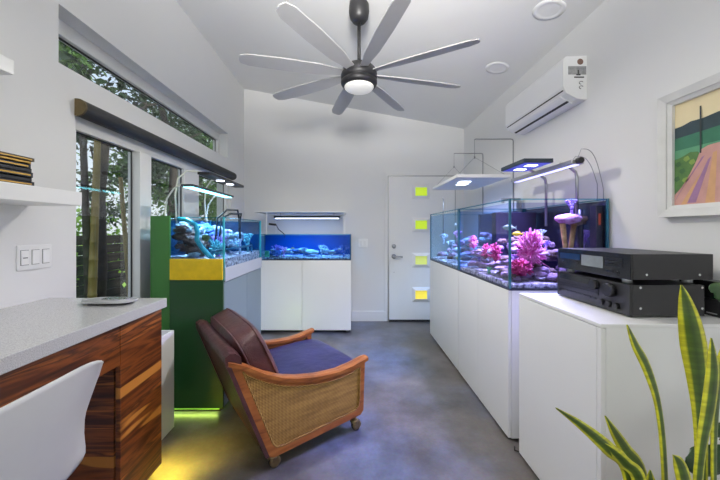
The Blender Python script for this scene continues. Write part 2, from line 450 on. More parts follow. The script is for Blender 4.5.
def leaf_mat():
    m, t, b = new_mat('variegated_leaf')
    uv = t.nodes.new('ShaderNodeUVMap'); sx = t.nodes.new('ShaderNodeSeparateXYZ'); t.links.new(uv.outputs[0], sx.inputs[0])
    r = ramp(t, [(0.0, (.60, .55, .02)), (.17, (.56, .53, .03)), (.25, (.085, .135, .016)), (.5, (.040, .075, .012)), (.75, (.085, .135, .016)), (.83, (.56, .53, .03)), (1.0, (.60, .55, .02))])
    t.links.new(sx.outputs['X'], r.inputs[0])
    co = t.nodes.new('ShaderNodeTexCoord'); mp = t.nodes.new('ShaderNodeMapping'); mp.inputs['Scale'].default_value = (6, 6, 60)
    n = t.nodes.new('ShaderNodeTexNoise'); n.inputs['Scale'].default_value = 1.5; n.inputs['Detail'].default_value = 4
    t.links.new(co.outputs['Object'], mp.inputs['Vector']); t.links.new(mp.outputs[0], n.inputs['Vector'])
    r2 = ramp(t, [(.4, (.78, .80, .74)), (.62, (1.15, 1.2, 1.1))]); t.links.new(n.outputs['Fac'], r2.inputs[0])
    mx = t.nodes.new('ShaderNodeMix'); mx.data_type = 'RGBA'; mx.blend_type = 'MULTIPLY'; mx.inputs['Factor'].default_value = 1
    t.links.new(r.outputs[0], mx.inputs['A']); t.links.new(r2.outputs[0], mx.inputs['B'])
    t.links.new(mx.outputs['Result'], b.inputs['Base Color']); b.inputs['Roughness'].default_value = .38
    return m
M['snake'] = leaf_mat()
M['gleaf_a'] = pm('tree_leaf_dark', (.030, .075, .018), .6, var=.6, scale=3)
M['gleaf_b'] = pm('tree_leaf_light', (.12, .26, .04), .6, var=.5, scale=3)
M['gleaf_c'] = pm('bright_bush_leaf', (.30, .55, .08), .6, var=.4, scale=3)
M['bark'] = pm('dark_bark', (.075, .06, .048), .9, var=.5, scale=14, bump=.6, bscale=40)
M['bamboo'] = pm('bamboo_cane', (.34, .25, .07), .4, var=.35, scale=5)
M['bamboog'] = pm('green_bamboo_cane', (.10, .24, .10), .4, var=.3, scale=5)
M['fence'] = wood_mat('fence_boards', [(.3, (.012, .010, .009)), (.5, (.030, .026, .022)), (.7, (.055, .048, .04))], (1, .6, 14), 2, 3, .8)
M['ground'] = pm('garden_soil', (.06, .05, .035), .95, var=.5, scale=4)
M['painting'] = None

# ------------------------------------------------------------------ the room
XL, XR, YB, YR = -1.52, 1.55, 4.466, -2.6
def ceil_z(x): return 3.24-.1824*(x+1.52)
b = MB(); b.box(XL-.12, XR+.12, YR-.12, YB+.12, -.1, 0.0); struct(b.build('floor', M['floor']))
b = MB()
for y0, y1, z0, z1 in ((YR-.12, -2.25, 0, 3.45), (-2.25, -.45, 0, .75), (-2.25, -.45, 2.45, 3.45), (-.45, 1.652, 0, 3.45), (1.652, 1.75, 0, 2.135), (1.75, 3.98, 1.93, 2.135), (3.89, 3.98, 2.135, 2.440),
                       (1.652, 3.98, 2.440, 3.45), (3.98, YB+.12, 0, 3.45)):
    b.box(XL-.175, XL, y0, y1, z0, z1)
struct(b.build('wall_left', M['wall']))
b = MB(); b.box(XR, XR+.12, YR-.12, YB+.12, 0, 3.0); struct(b.build('wall_right', M['wall']))
b = MB(); b.box(XL-.12, XR+.12, YB, YB+.12, 0, 3.45); struct(b.build('wall_back', M['wall']))
b = MB()
b.box(XL-.12, -1.3, YR-.12, YR, 0, 3.45); b.box(1.3, XR+.12, YR-.12, YR, 0, 3.45); b.box(-1.3, 1.3, YR-.12, YR, 2.5, 3.45); b.box(-1.3, 1.3, YR-.12, YR, 0, .2)
struct(b.build('wall_rear', M['wall']))
b = MB()
xa, xb = XL-.175, XR+.12
b.prism([(xa, YR-.12, ceil_z(xa)), (xb, YR-.12, ceil_z(xb)), (xb, YR-.12, ceil_z(xb)+.12), (xa, YR-.12, ceil_z(xa)+.12)], (0, YB-YR+.24, 0))
struct(b.build('ceiling', M['ceil']))
# baseboards
b = MB(); b.box(-.02, .46, YB-.016, YB, 0, .14, .004); struct(b.build('baseboard_back', M['trimw']))
b = MB(); b.box(XR-.016, XR, 3.95, YB-.02, 0, .14, .004); struct(b.build('baseboard_right', M['trimw']))

# --- transom window in the left wall
def window(name, y0, y1, z0, z1, xg, posts, fw, ft=None):
    ft = ft or fw
    root = bpy.data.objects.new(name, None); C.objects.link(root); root['kind'] = 'structure'
    root.location = (xg, (y0+y1)/2, z0)
    fb = MB()
    fb.box(xg-.03, xg+.03, y0, y1, z1-ft, z1, .004); fb.box(xg-.03, xg+.03, y0, y1, z0, z0+fw, .004)
    fb.box(xg-.03, xg+.03, y0, y0+fw, z0+fw, z1-ft, .004); fb.box(xg-.03, xg+.03, y1-fw, y1, z0+fw, z1-ft, .004)
    for a, c, dx in posts: fb.box(xg-.03, xg+.03+dx, a, c, z0+fw, z1-ft, .004)
    f = fb.build('window_frame', M['frame'], root); f['kind'] = 'structure'
    edges = [y0+fw]+[v for a, c, _ in posts for v in (a, c)]+[y1-fw]
    for a, c in zip(edges[::2], edges[1::2]):
        gb = MB(); gb.box(xg-.012, xg-.004, a, c, z0+fw, z1-ft); g = gb.build('glass_pane', M['wglass'], root); g['kind'] = 'structure'
        sb = MB()
        for q in ((a, a+.008, z0+fw, z1-ft), (c-.008, c, z0+fw, z1-ft), (a, c, z0+fw, z0+fw+.008), (a, c, z1-ft-.009, z1-ft)):
            sb.box(xg-.0035, xg+.004, *q)
        k = sb.build('glazing_gasket', M['black'], root); k['kind'] = 'structure'
    return root
window('window_1', 1.75, 3.98, 0.0, 1.93, -1.59, [(2.30, 2.43, .03), (2.96, 3.24, .0)], .055, .095)
window('window_2', 1.652, 3.89, 2.135, 2.440, -1.655, [], .045, .085)
window('added_window_4', -2.25, -.45, .75, 2.45, -1.60, [(-1.38, -1.32, 0)], .05)  # unseen window, added so the side fill light can enter
b = MB()
b.box(-1.3, 1.3, YR-.09, YR-.03, 2.44, 2.5); b.box(-1.3, 1.3, YR-.09, YR-.03, .2, .26)
for x in (-1.3, -.03, 1.24): b.box(x, x+.06, YR-.09, YR-.03, .26, 2.44)
struct(b.build('added_window_3', M['frame']))  # unseen opening added behind the camera for the rear fill

# --- entrance door in the back wall
dr = bpy.data.objects.new('door_1', None); C.objects.link(dr); dr.location = (.955, YB-.02, 0); struct(dr)
dx0, dx1, dzt = .50, 1.41, 2.01
wins = [(1.800, 'lit_pane_a'), (1.342, 'lit_pane_a'), (.853, 'lit_pane_b'), (.378, 'lit_pane_c')]
wx0, wx1, wh = .835, 1.045, .165
b = MB(); zs = [.03]
for zc, _ in sorted(wins): zs += [zc-wh/2, zc+wh/2]
zs.append(dzt)
b.box(dx0, wx0, YB-.035, YB-.002, .03, dzt); b.box(wx1, dx1, YB-.035, YB-.002, .03, dzt)
for a, c in zip(zs[::2], zs[1::2]): b.box(wx0, wx1, YB-.035, YB-.002, a, c)
struct(b.build('door_slab', M['trimw'], dr))
for zc, m in wins:
    b = MB()
    x0, x1, z0, z1 = wx0-.018, wx1+.018, zc-wh/2-.018, zc+wh/2+.018; q = .042
    b.ring([(x0, YB-.040, z0), (x1, YB-.040, z0), (x1, YB-.040, z1), (x0, YB-.040, z1)],
           [(x0+q, YB-.062, z0+q), (x1-q, YB-.062, z0+q), (x1-q, YB-.062, z1-q), (x0+q, YB-.062, z1-q)], (0, .0125, 0))
    fr = struct(b.build('door_window_frame', M['trimw'], dr))
    b = MB(); b.box(x0+q-.004, x1-q+.004, YB-.032, YB-.026, z0+q-.004, z1-q+.004); struct(b.build('door_pane', M[m], dr))
b = MB(); b.lathe([(.030, 0), (.030, .008), (.020, .020), (.010, .024)], 20, (.565, YB-.036, 1.045), 'y')
for v in b.bm.verts: v.co.y = 2*(YB-.036)-v.co.y
b.box(.560, .570, YB-.075, YB-.058, 1.032, 1.058, .002); struct(b.build('deadbolt', M['steel'], dr))
b = MB(); b.lathe([(.032, 0), (.032, .008), (.014, .014), (.012, .05), (.014, .06)], 20, (.565, YB-.036, .905), 'y')
for v in b.bm.verts: v.co.y = 2*(YB-.036)-v.co.y
b.tube([(.565, YB-.088, .905), (.60, YB-.09, .905), (.68, YB-.085, .900)], [.012, .011, .009], 10); struct(b.build('door_lever', M['steel'], dr))
b = MB(); b.box(.562, .572, YB-.040, YB-.035, .68, .692); struct(b.build('door_bolt_plate', M['steel'], dr))
b = MB(); b.box(dx0, dx1, YB-.045, YB-.002, .0, .03); struct(b.build('door_sweep', M['black'], dr))
b = MB()
b.box(dx0-.018, dx0-.004, YB-.012, YB, 0, dzt+.012); b.box(dx0-.018, dx1+.018, YB-.012, YB, dzt+.006, dzt+.020); b.box(dx1+.004, dx1+.018, YB-.012, YB, 0, dzt+.01)
struct(b.build('trim_1', M['steel']))
b = MB()
b.box(dx0-.065, dx0-.018, YB-.014, YB, 0, dzt+.065, .003); b.box(dx1+.018, dx1+.065, YB-.014, YB, 0, dzt+.065, .003); b.box(dx0-.018, dx1+.018, YB-.014, YB, dzt+.020, dzt+.065, .003)
struct(b.build('trim_2', M['wall']))

# --- recessed downlights
def downlight(x, y, label):
    z = ceil_z(x); rot = math.atan(.1824)
    t = thing('downlight', label, 'ceiling light', (x, y, z)); t.rotation_euler = (0, rot, 0)
    b = MB(); b.lathe([(.062, -.002), (.070, -.006), (.098, -.004), (.100, .0), (.100, .004), (.06, .004)], 32); b.build('trim_ring', M['trimw'], t, world=False)
    b = MB(); b.lathe([(.0625, -.0015), (.062, .003)], 24); b.build('lens', M['lensoff'], t, world=False)
downlight(1.297, 2.118, 'round recessed downlight nearer the camera, above the air conditioner')
downlight(1.295, 2.877, 'round recessed downlight further back, beside the sweep of the fan blades')

# --- ceiling fan
fx, fy = .045, 2.38
fz = ceil_z(fx)
fan = thing('ceiling_fan', 'black ceiling fan with grey blades and a round white light hanging from the ceiling', 'ceiling fan', (fx, fy, fz))
b = MB(); b.lathe([(.02, -.145), (.045, -.14), (.068, -.11), (.076, -.06), (.074, -.02), (.070, .01)], 28); b.build('canopy', M['black'], fan, world=False)
b = MB(); b.tube([(0, 0, -.14), (0, 0, -.45)], .013, 14); b.build('downrod', M['black'], fan, world=False)
b = MB(); b.lathe([(.03, -.445), (.055, -.455), (.10, -.47), (.128, -.50), (.135, -.54), (.132, -.565), (.126, -.568), (.126, -.576), (.134, -.58), (.134, -.60), (.125, -.615), (.112, -.62)], 36)
b.build('motor_housing', M['black'], fan, world=False)
b = MB(); b.lathe([(.109, -.616), (.108, -.628), (.095, -.640), (.05, -.650), (.008, -.653)], 32); b.build('light_lens', M['lens'], fan, world=False)
lamp('fan_light', 'AREA', (fx, fy, fz-.660), (0, 0, 0), 24, (1, .965, .90), .215, shape='DISK')
for k in range(8):
    a = 2*PI*k/8+.26
    b = MB()
    ca, sa = math.cos(a), math.sin(a)
    prof = [(.12, .030), (.20, .036), (.30, .052), (.55, .058), (.78, .052), (.835, .035), (.845, .012)]
    top, bot = [], []
    for r, hw in prof:
        for lst, dz in ((top, .004), (bot, -.004)):
            row = []
            for s_ in (-1, 1):
                y = s_*hw; z = -.525+s_*hw*.22+dz
                row.append(b.bm.verts.new((ca*r-sa*y, sa*r+ca*y, z)))
            lst.append(row)
    for i in range(len(prof)-1):
        b.face([top[i][0], top[i+1][0], top[i+1][1], top[i][1]]); b.face([bot[i][0], bot[i][1], bot[i+1][1], bot[i+1][0]])
        b.face([top[i][0], bot[i][0], bot[i+1][0], top[i+1][0]]); b.face([top[i][1], top[i+1][1], bot[i+1][1], bot[i][1]])
    b.face([top[0][0], top[0][1], bot[0][1], bot[0][0]]); b.face([top[-1][1], top[-1][0], bot[-1][0], bot[-1][1]])
    b.build('blade', M['blade'], fan, world=False)

# --- air conditioner on the right wall
ac = thing('air_conditioner', 'white wall mounted air conditioner with stickers high on the white wall', 'air conditioner', (1.45, 2.5, 2.28))
b = MB()
prof = [(XR, 2.135), (1.482, 2.140), (1.412, 2.178), (1.392, 2.224), (1.392, 2.395), (1.408, 2.420), (XR, 2.425)]
b.prism([(x, 2.12, z) for x, z in prof], (0, .80, 0)); b.build('body', M['white'], ac)
b = MB(); pr = [(1.490, 2.132), (1.422, 2.168), (1.411, 2.179), (1.405, 2.173), (1.418, 2.158), (1.486, 2.124)]
b.prism([(x, 2.17, z) for x, z in pr], (0, .70, 0)); b.build('louver', M['white'], ac)
b = MB(); b.prism([(1.449, 2.17, 2.1475), (1.464, 2.17, 2.1395), (1.462, 2.17, 2.1345), (1.447, 2.17, 2.1425)], (0, .70, 0)); b.build('vent_slot', M['vent'], ac)
b = MB(); b.prism([(1.4015, 2.135, 2.204), (1.4045, 2.135, 2.197), (1.401, 2.135, 2.195), (1.397, 2.135, 2.202)], (0, .77, 0)); b.build('louver_gap', M['vent'], ac)
b = MB(); b.lathe([(.020, 0), (.020, .0012)], 20, (1.505, 2.1187, 2.385), 'y'); b.build('round_sticker', M['brownst'], ac)
b = MB(); b.box(1.425, 1.545, 2.1187, 2.12, 2.300, 2.355); b.build('grey_sticker', M['paper'], ac)
b = MB(); b.box(1.487, 1.496, 2.1175, 2.1187, 2.305, 2.330); b.box(1.478, 1.506, 2.1175, 2.1187, 2.294, 2.304); b.box(1.465, 1.53, 2.118, 2.12, 2.278, 2.286); b.build('dark_print', M['ink'], ac)
b = MB()
for zc in (2.245, 2.215):
    pts = [(1.512+.014*math.cos(a), 2.119, zc+.010*math.sin(a)) for a in [0.6+.5*i for i in range(9)]]
    b.tube(pts, .0018, 6)
b.build('printed_symbols', M['ink'], ac)

# --- framed painting on the right wall
px = XR-.004
pt = thing('framed_painting', 'landscape painting of a pink dirt road and green field in a white wooden frame', 'painting', (XR-.02, 1.22, 1.625))
Y0, Y1, Z0, Z1 = .86, 1.583, 1.332, 1.918
def rect(x, d): return [(x, Y0+d, Z0+d), (x, Y1-d, Z0+d), (x, Y1-d, Z1-d), (x, Y0+d, Z1-d)]
b = MB(); b.ring(rect(XR-.045, 0), rect(XR-.038, .036), (.040, 0, 0)); b.ring(rect(XR-.034, .034), rect(XR-.026, .055), (.02, 0, 0))
b.build('frame', pm('whitewashed_frame', (.66, .66, .64), .5, var=.18, scale=8), pt)
cw = Y1-Y0-.104; ch = Z1-Z0-.104
def pc(u, v, k=0): return (XR-.012-k*.0006, Y1-.052-u*cw, Z0+.052+v*ch)
mats = [pm('paint_sky', (.80, .68, .42), .7, var=.12, scale=9), pm('paint_hills', (.022, .045, .055), .7, var=.3, scale=20), pm('paint_field', (.03, .15, .085), .7, var=.3, scale=14),
        pm('paint_road', (.55, .30, .26), .7, var=.3, scale=16), pm('paint_rut', (.32, .17, .30), .7, var=.3, scale=25), pm('paint_grass', (.07, .16, .04), .7, var=.5, scale=35), pm('paint_pole', (.03, .04, .04), .7), pm('paint_field_light', (.10, .30, .16), .7, var=.3, scale=14), pm('paint_grass_light', (.20, .30, .06), .7, var=.4, scale=30), pm('paint_grass_dark', (.03, .10, .03), .7, var=.4, scale=30), pm('paint_orange', (.60, .34, .17), .7, var=.25, scale=20)]
b = MB()
def poly(pts, k, mi):
    b.face(b.verts([pc(u, v, k) for u, v in pts]), mi)
poly([(0, 0), (1, 0), (1, 1), (0, 1)], 0, 0)
poly([(0, .64), (0, .765), (.06, .77), (.12, .79), (.20, .785), (.30, .80), (.45, .79), (.7, .82), (1, .80), (1, .64)], 1, 1)
poly([(0, .0), (0, .66), (.3, .675), (1, .69), (1, 0)], 2, 2)
poly([(0, .46), (0, .54), (.2, .545), (.5, .54), (1, .55), (1, .48)], 3, 7)
poly([(0, .10), (0, .45), (.06, .47), (.12, .50), (.17, .49), (.19, .46), (.15, .36), (.10, .25), (.05, .15)], 4, 5)
for k_, (u_, v_) in enumerate([(.03, .40), (.09, .44), (.06, .33), (.13, .40), (.02, .26), (.08, .24)]):
    poly([(u_-.02, v_), (u_, v_-.025), (u_+.028, v_-.005), (u_+.015, v_+.03), (u_-.01, v_+.022)], 5, 8 if k_ % 2 else 9)
poly([(0, 0), (0, .10), (.06, .18), (.12, .30), (.16, .40), (.19, .50), (.24, .525), (.32, .53), (.46, .52), (.56, .40), (.72, .2), (.9, 0)], 5, 3)
for a_, c_, m_ in [((.00, .03, .20, .43, .215), (.03, .10, .22, .44, .235), 4), ((.10, .02, .24, .40, .25), (.16, .02, .26, .42, .27), 4), ((.05, .0, .17, .25, .20), (.09, .0, .20, .30, .215), 10), ((.22, .0, .27, .45, .285), (.28, .0, .295, .46, .30), 10), ((.36, .0, .34, .45, .33), (.42, .0, .37, .45, .345), 4)]:
    poly([(a_[0], a_[1]), (c_[0], c_[1]), (c_[2], c_[3]), (a_[2], a_[3])], 6, m_)
poly([(.186, .47), (.186, .90), (.197, .90), (.197, .47)], 7, 6)
b.build('canvas', mats, pt, fix=False)

# --- left wall: shelves, books, switch plate
sh = MB(); sh.box(XL, -1.27, .2, 1.50, 1.383, 1.446, .003); tag(sh.build('floating_shelf', M['white']), 'white floating shelf with the stack of dark books on it', 'shelf')
sh = MB(); sh.box(XL, -1.27, .2, 1.20, 1.850, 1.905, .003); tag(sh.build('floating_shelf', M['white']), 'white floating shelf highest on the left wall, cut by the picture edge', 'shelf')
bk = [(.018, 'bookdark', 'bookgold', 'lowest dark book in the shelf stack, with a gold foot'), (.017, 'bookdark', None, 'second dark book from the bottom of the shelf stack'),
      (.020, 'bookdark', 'bookgold', 'third dark book from the bottom of the shelf stack, with gold lettering band'), (.016, 'bookdark', None, 'plain dark book in the middle of the shelf stack'),
      (.018, 'bookdark', 'bookgold', 'dark gold-banded book third from the top of the shelf stack'), (.011, 'bookgold', None, 'thin gold book second from the top of the shelf stack'),
      (.014, 'bookbrown', 'bookgold', 'brown book lying on top of the shelf stack')]
z = 1.446
for i, (h, m, band, lab) in enumerate(bk):
    jx, jy = random.Random(i).uniform(-.004, .004), random.Random(i+9).uniform(-.008, .006)
    t = thing('book', lab, 'book', (-1.40, 1.20, z), 0, 'stack of books on the shelf')
    x1 = -1.298+jx; y0, y1 = 1.06, 1.296+jy+(.006 if i == 0 else 0)
    b = MB(); e = .0025
    b.box(x1-e, x1, y0, y1, z, z+h); b.box(-1.50, x1, y0, y1, z, z+e); b.box(-1.50, x1, y0, y1, z+h-e, z+h); b.build('cover', M[m], t)
    b = MB(); b.box(-1.495, x1-e, y0+.004, y1-.004, z+e, z+h-e); b.build('pages', M['pages'], t)
    if band:
        b = MB(); b.box(x1-.0005, x1+.0006, y0+.03, y1-.01, z+h*.30, z+h*.62); b.build('gold_band', M['bookgold'], t)
    z += h
sw = thing('light_switch', 'white three-gang light switch plate on the left wall under the shelf', 'light switch', (XL, 1.525, 1.142))
b = MB(); b.box(XL, XL+.007, 1.443, 1.607, 1.084, 1.200, .003); b.build('plate', M['trimw'], sw)
for k, yc in enumerate((1.474, 1.525, 1.576)):
    b = MB(); b.box(XL+.0055, XL+.0105, yc-.0165, yc+.0165, 1.109, 1.175, .002); o = b.build('rocker', M['white'], sw)
    b = MB(); b.ring([(XL+.0068, yc-.0185, 1.107), (XL+.0068, yc+.0185, 1.107), (XL+.0068, yc+.0185, 1.177), (XL+.0068, yc-.0185, 1.177)],
                     [(XL+.0068, yc-.0168, 1.1087), (XL+.0068, yc+.0168, 1.1087), (XL+.0068, yc+.0168, 1.1753), (XL+.0068, yc-.0168, 1.1753)], (.0006, 0, 0)); b.build('rocker_gap', M['button'], sw)
    if k == 0:
        b = MB(); b.box(XL+.0102, XL+.011, yc-.010, yc+.012, 1.139, 1.143); b.build('dimmer_print', M['ink'], sw)
sw2 = thing('light_switch', 'white double light switch plate on the back wall between tank and door', 'light switch', (.14, YB, 1.08))
b = MB(); b.box(.075, .205, YB-.007, YB, 1.03, 1.145, .003); b.build('plate', M['white'], sw2)
for xc in (.113, .167):
    b = MB(); b.box(xc-.016, xc+.016, YB-.0105, YB-.006, 1.055, 1.12, .002); b.build('rocker', M['trimw'], sw2)

# --- roller shade cassette over the sliding window
rs = thing('roller_shade', 'long black roller shade cassette above the big window', 'roller shade', (-1.47, 2.87, 1.92))
b = MB()
cx, cz, r = -1.503, 1.942, .046
pts = [(XL+.001, 1.988)]+[(cx+r*math.cos(a), cz+r*math.sin(a)) for a in [PI/2-PI*i/12 for i in range(13)]]+[(XL+.001, 1.896)]
b.prism([(x, 1.758, zz) for x, zz in pts], (0, 2.24, 0))
b.build('fabric_roll', M['shade'], rs)
b = MB(); b.prism([(x, 1.745, zz) for x, zz in pts], (0, .0125, 0)); b.build('end_cap', M['shadecap'], rs)
b = MB(); b.prism([(x, 3.9985, zz) for x, zz in pts], (0, .0125, 0)); b.build('end_cap', M['black'], rs)
for yy in (2.42, 3.2):
    b = MB(); b.prism([(cx+(x-cx)*1.012, yy, cz+(zz-cz)*1.012) for x, zz in pts], (0, .010, 0)); b.build('joint_ring', M['button'], rs)

# --- rosewood desk and counter
dk = thing('desk_cabinet', 'rosewood veneered desk with drawer front and open knee space at the left', 'desk', (-1.2, 1.0, .12))
DX = -.945
b = MB()
b.box(XL+.001, DX-.02, 1.32, 1.578, .12, .885); b.build('side_cabinet', M['rosewood'], dk)
b = MB(); b.box(XL+.02, DX-.03, 1.303, 1.3195, .12, .885); b.build('inner_panel', M['rosewood_in'], dk)
b = MB(); b.box(DX-.02, DX, 1.300, 1.580, .12, .885, .0015); b.build('door', M['rosewood'], dk)
b = MB(); b.box(DX-.02, DX, .02, 1.2965, .722, .885, .0015); b.build('drawer_front', M['rosewood'], dk)
b = MB(); b.box(XL+.001, DX-.021, .02, 1.302, .76, .884); b.build('drawer_box', M['rosewood_in'], dk)
b = MB(); b.box(XL+.001, DX, -.25, .018, .12, .885, .0015); b.build('end_cabinet', M['rosewood'], dk)
b = MB(); b.box(XL+.001, DX-.12, 1.33, 1.55, 0, .119); b.build('plinth', M['black'], dk)
b = MB(); b.box(XL+.001, DX-.12, -.22, 0, 0, .119); b.build('plinth', M['black'], dk)
b = MB(); b.box(XL+.001, -.930, -.27, 1.60, .886, .931, .003); tag(b.build('countertop', M['quartz']), 'grey speckled stone countertop lying on the rosewood desk', 'countertop')

b = MB(); b.box(-1.30, -.97, 1.555, 1.562, .112, .1195); b.build('under_light', M['led_yellow'], dk)
lamp('under_desk_light', 'AREA', (-1.06, 1.570, .105), (math.radians(62), 0, -math.radians(34)), 2.3, (1, .76, .05), .30, .015, math.radians(75))

# small silver gadget on the counter
kb = thing('charging_tray', 'flat rounded silver tray lying on the stone countertop near the window', 'tray', (-1.118, 1.475, .931), .0)
b = MB()
ov = lambda rx, ry, n=28: [(rx*math.copysign(abs(math.cos(2*PI*i/n))**.55, math.cos(2*PI*i/n)), ry*math.copysign(abs(math.sin(2*PI*i/n))**.55, math.sin(2*PI*i/n))) for i in range(n)]
pts = ov(.112, .055)
b.prism([(x, y, .012) for x, y in pts], (0, 0, .008)); b.build('top_plate', M['silver'], kb, world=False)
b = MB(); b.prism([(x*.8, y*.8, 0.0) for x, y in pts], (0, 0, .0118)); b.build('base', M['button'], kb, world=False)
b = MB(); b.prism([(x*.8+.03, y*.7, .0202) for x, y in ov(.075, .045)], (0, 0, .005)); b.build('raised_pad', M['chrome'], kb, world=False)

# white bin behind the desk
bn = thing('waste_bin', 'tall white open topped bin on the floor between desk and green cabinet', 'bin', (-1.3, 1.86, 0))
b = MB()
o_ = [(-1.44, 1.64), (-1.152, 1.64), (-1.152, 2.06), (-1.44, 2.06)]; i_ = [(-1.428, 1.652), (-1.164, 1.652), (-1.164, 2.048), (-1.428, 2.048)]
b.ring([(x, y, 0.004) for x, y in o_], [(x, y, 0.004) for x, y in i_], (0, 0, .622)); b.box(-1.43, -1.162, 1.65, 2.05, .004, .02); b.build('bin_body', M['white'], bn)
for x, y in ((-1.42, 1.66), (-1.17, 1.66), (-1.17, 2.04), (-1.42, 2.04)):
    b = MB(); b.box(x-.01, x+.01, y-.01, y+.01, 0, .004); b.build('foot_pad', M['rubber'], bn)

# --- white shell chair at the desk (counter height)
sc_ = thing('shell_chair', 'white moulded plastic shell chair pulled up to the rosewood desk', 'chair', (-.705, .555, .018))
def shell(u, v, off=0.0):
    # v 0 seat front .. 1 back top; u 0..1 across, far edge u=1
    prof = [(-.290, .622), (-.22, .640), (-.11, .640), (.0, .645), (.07, .690), (.098, .760), (.112, .84), (.120, .90), (.124, .957)]
    t = v*(len(prof)-1); i = min(int(t), len(prof)-2); f = t-i
    def cat(k):
        p0, p1, p2, p3 = [prof[min(max(i+d, 0), len(prof)-1)][k] for d in (-1, 0, 1, 2)]
        return .5*((2*p1)+(-p0+p2)*f+(2*p0-5*p1+4*p2-p3)*f*f+(-p0+3*p1-3*p2+p3)*f**3)
    x, z = cat(0), cat(1)
    s = 2*u-1
    hw = .198+.035*math.sin(min(1, v)*PI*.9) - .025*max(0, (v-.75)/.25)*0
    side = abs(s)**2.6
    if v < .5: z += side*.075*min(1, max(0, (v-.08)/.3)) 
    k = max(0, min(1, (v-.38)/.3)); x -= side*(.075*k*(1-max(0, (v-.6)/.4)*.78))
    if v < .5: z += 0
    y = s*hw
    z -= .018*max(0, (v-.85)/.15)*abs(s)**6
    return Vector((x, y, z))
b = MB()
nu, nv = 24, 36
b.grid(lambda u, v: shell(u, v), nu, nv)
o = b.build('shell', M['plasticw'], sc_, world=False)
md = o.modifiers.new('thick', 'SOLIDIFY'); md.thickness = .007; md.offset = 0
for sx_, sy_ in ((-1, -1), (-1, 1), (1, -1), (1, 1)):
    b = MB(); b.tube([(-.10+sx_*.10, sy_*.10, .640), (-.10+sx_*.125, sy_*.155, .60), (-.10+sx_*.20, sy_*.20, -.01)], .009, 10)
    b.tube([(-.10+sx_*.20, sy_*.20, -.018), (-.10+sx_*.20, sy_*.20, -.004)], .014, 10); b.build('leg', M['plasticw'], sc_, world=False)
b = MB()
b.tube([(-.21, -.11, .640), (.01, -.11, .640)], .008, 8); b.tube([(-.21, .11, .640), (.01, .11, .640)], .008, 8); b.tube([(-.10, -.11, .640), (-.10, .11, .640)], .008, 8)
b.build('under_frame', M['plasticw'], sc_, world=False)

# ------------------------------------------------------------------ cane lounge chair
TH = math.radians(36)
ch = thing('lounge_chair', 'low lounge chair with woven cane sides, teak arms and brown leather back', 'armchair', (-.412, 2.142, .022), TH)
arm_top = [(-.505, .612), (-.46, .596), (-.41, .567), (-.32, .510), (-.22, .462), (-.13, .436), (.0, .412), (.14, .405), (.25, .417), (.355, .440)]
def interp(tab, x):
    for (x0, z0), (x1, z1) in zip(tab, tab[1:]):
        if x <= x1: return z0+(z1-z0)*(x-x0)/(x1-x0)
    return tab[-1][1]
for sy in (-1, 1):
    yo = .37*sy; yi = .335*sy
    # frame outline: along arm top, front, bottom, rear
    outer = [(-.500, .600), (-.48, .588)]+[(x, z-.020) for x, z in arm_top[1:-1]]+[(.335, .415), (.322, .105), (.30, .083), (.0, .066), (-.27, .052), (-.302, .066)]
    inner = [(-.435, .545)]+[(x, z-.052) for x, z in arm_top[2:-1]]+[(.285, .392), (.298, .380), (.290, .150), (.268, .125), (.0, .108), (-.248, .094), (-.272, .110)]
    n = max(len(outer), len(inner))
    # resample both loops to equal count by arc parameter from the rear top corner
    def resample(l, n=48):
        l = l+[l[0]]; d = [0]
        for a, c in zip(l, l[1:]): d.append(d[-1]+math.dist(a, c))
        r = []
        for i in range(n):
            s_ = d[-1]*i/n; k = max(j for j in range(len(d)-1) if d[j] <= s_+1e-9)
            f = (s_-d[k])/max(1e-9, d[k+1]-d[k]); r.append((l[k][0]+(l[k+1][0]-l[k][0])*f, l[k][1]+(l[k+1][1]-l[k][1])*f))
        return r
    ri = resample(inner, 60)
    b = MB(); b.holed([(x, yo, z) for x, z in outer], [(x, yo, z) for x, z in ri], (0, -.035*sy, 0))
    b.build('side_frame', M['armwood'], ch, world=False)
    b = MB(); b.prism([(x, yo-.008*sy, z) for x, z in ri], (0, -.012*sy, 0)); b.build('cane_panel', M['cane'], ch, world=False)
    b = MB(); pts = ri; b.tube([(x, yo-.002*sy, z) for x, z in pts]+[(pts[0][0], yo-.002*sy, pts[0][1])], .0045, 6); b.build('cane_edging', M['cane'], ch, world=False)
    # arm rail: flat rail following the curve
    b = MB()
    N = 28; rows = []
    for i in range(N+1):
        x = -.505+(.86)*i/N; z = interp(arm_top, x)
        e = 1.0 if 0 < i < N else .8
        w0, w1 = yo+.012*sy*e, yo-.055*sy*e
        rows.append([(x, w0, z-.004), (x, (w0*.75+w1*.25), z), (x, (w0*.25+w1*.75), z), (x, w1, z-.004), (x, w1, z-.022), (x, w0, z-.024)])
    vs = [[b.bm.verts.new(p) for p in r] for r in rows]
    for r0, r1 in zip(vs, vs[1:]):
        for k in range(6): b.face([r0[k], r0[(k+1) % 6], r1[(k+1) % 6], r1[k]], 0, False)
    b.face(vs[0]); b.face(vs[-1][::-1]); b.build('arm_rail', M['armwood'], ch, world=False)
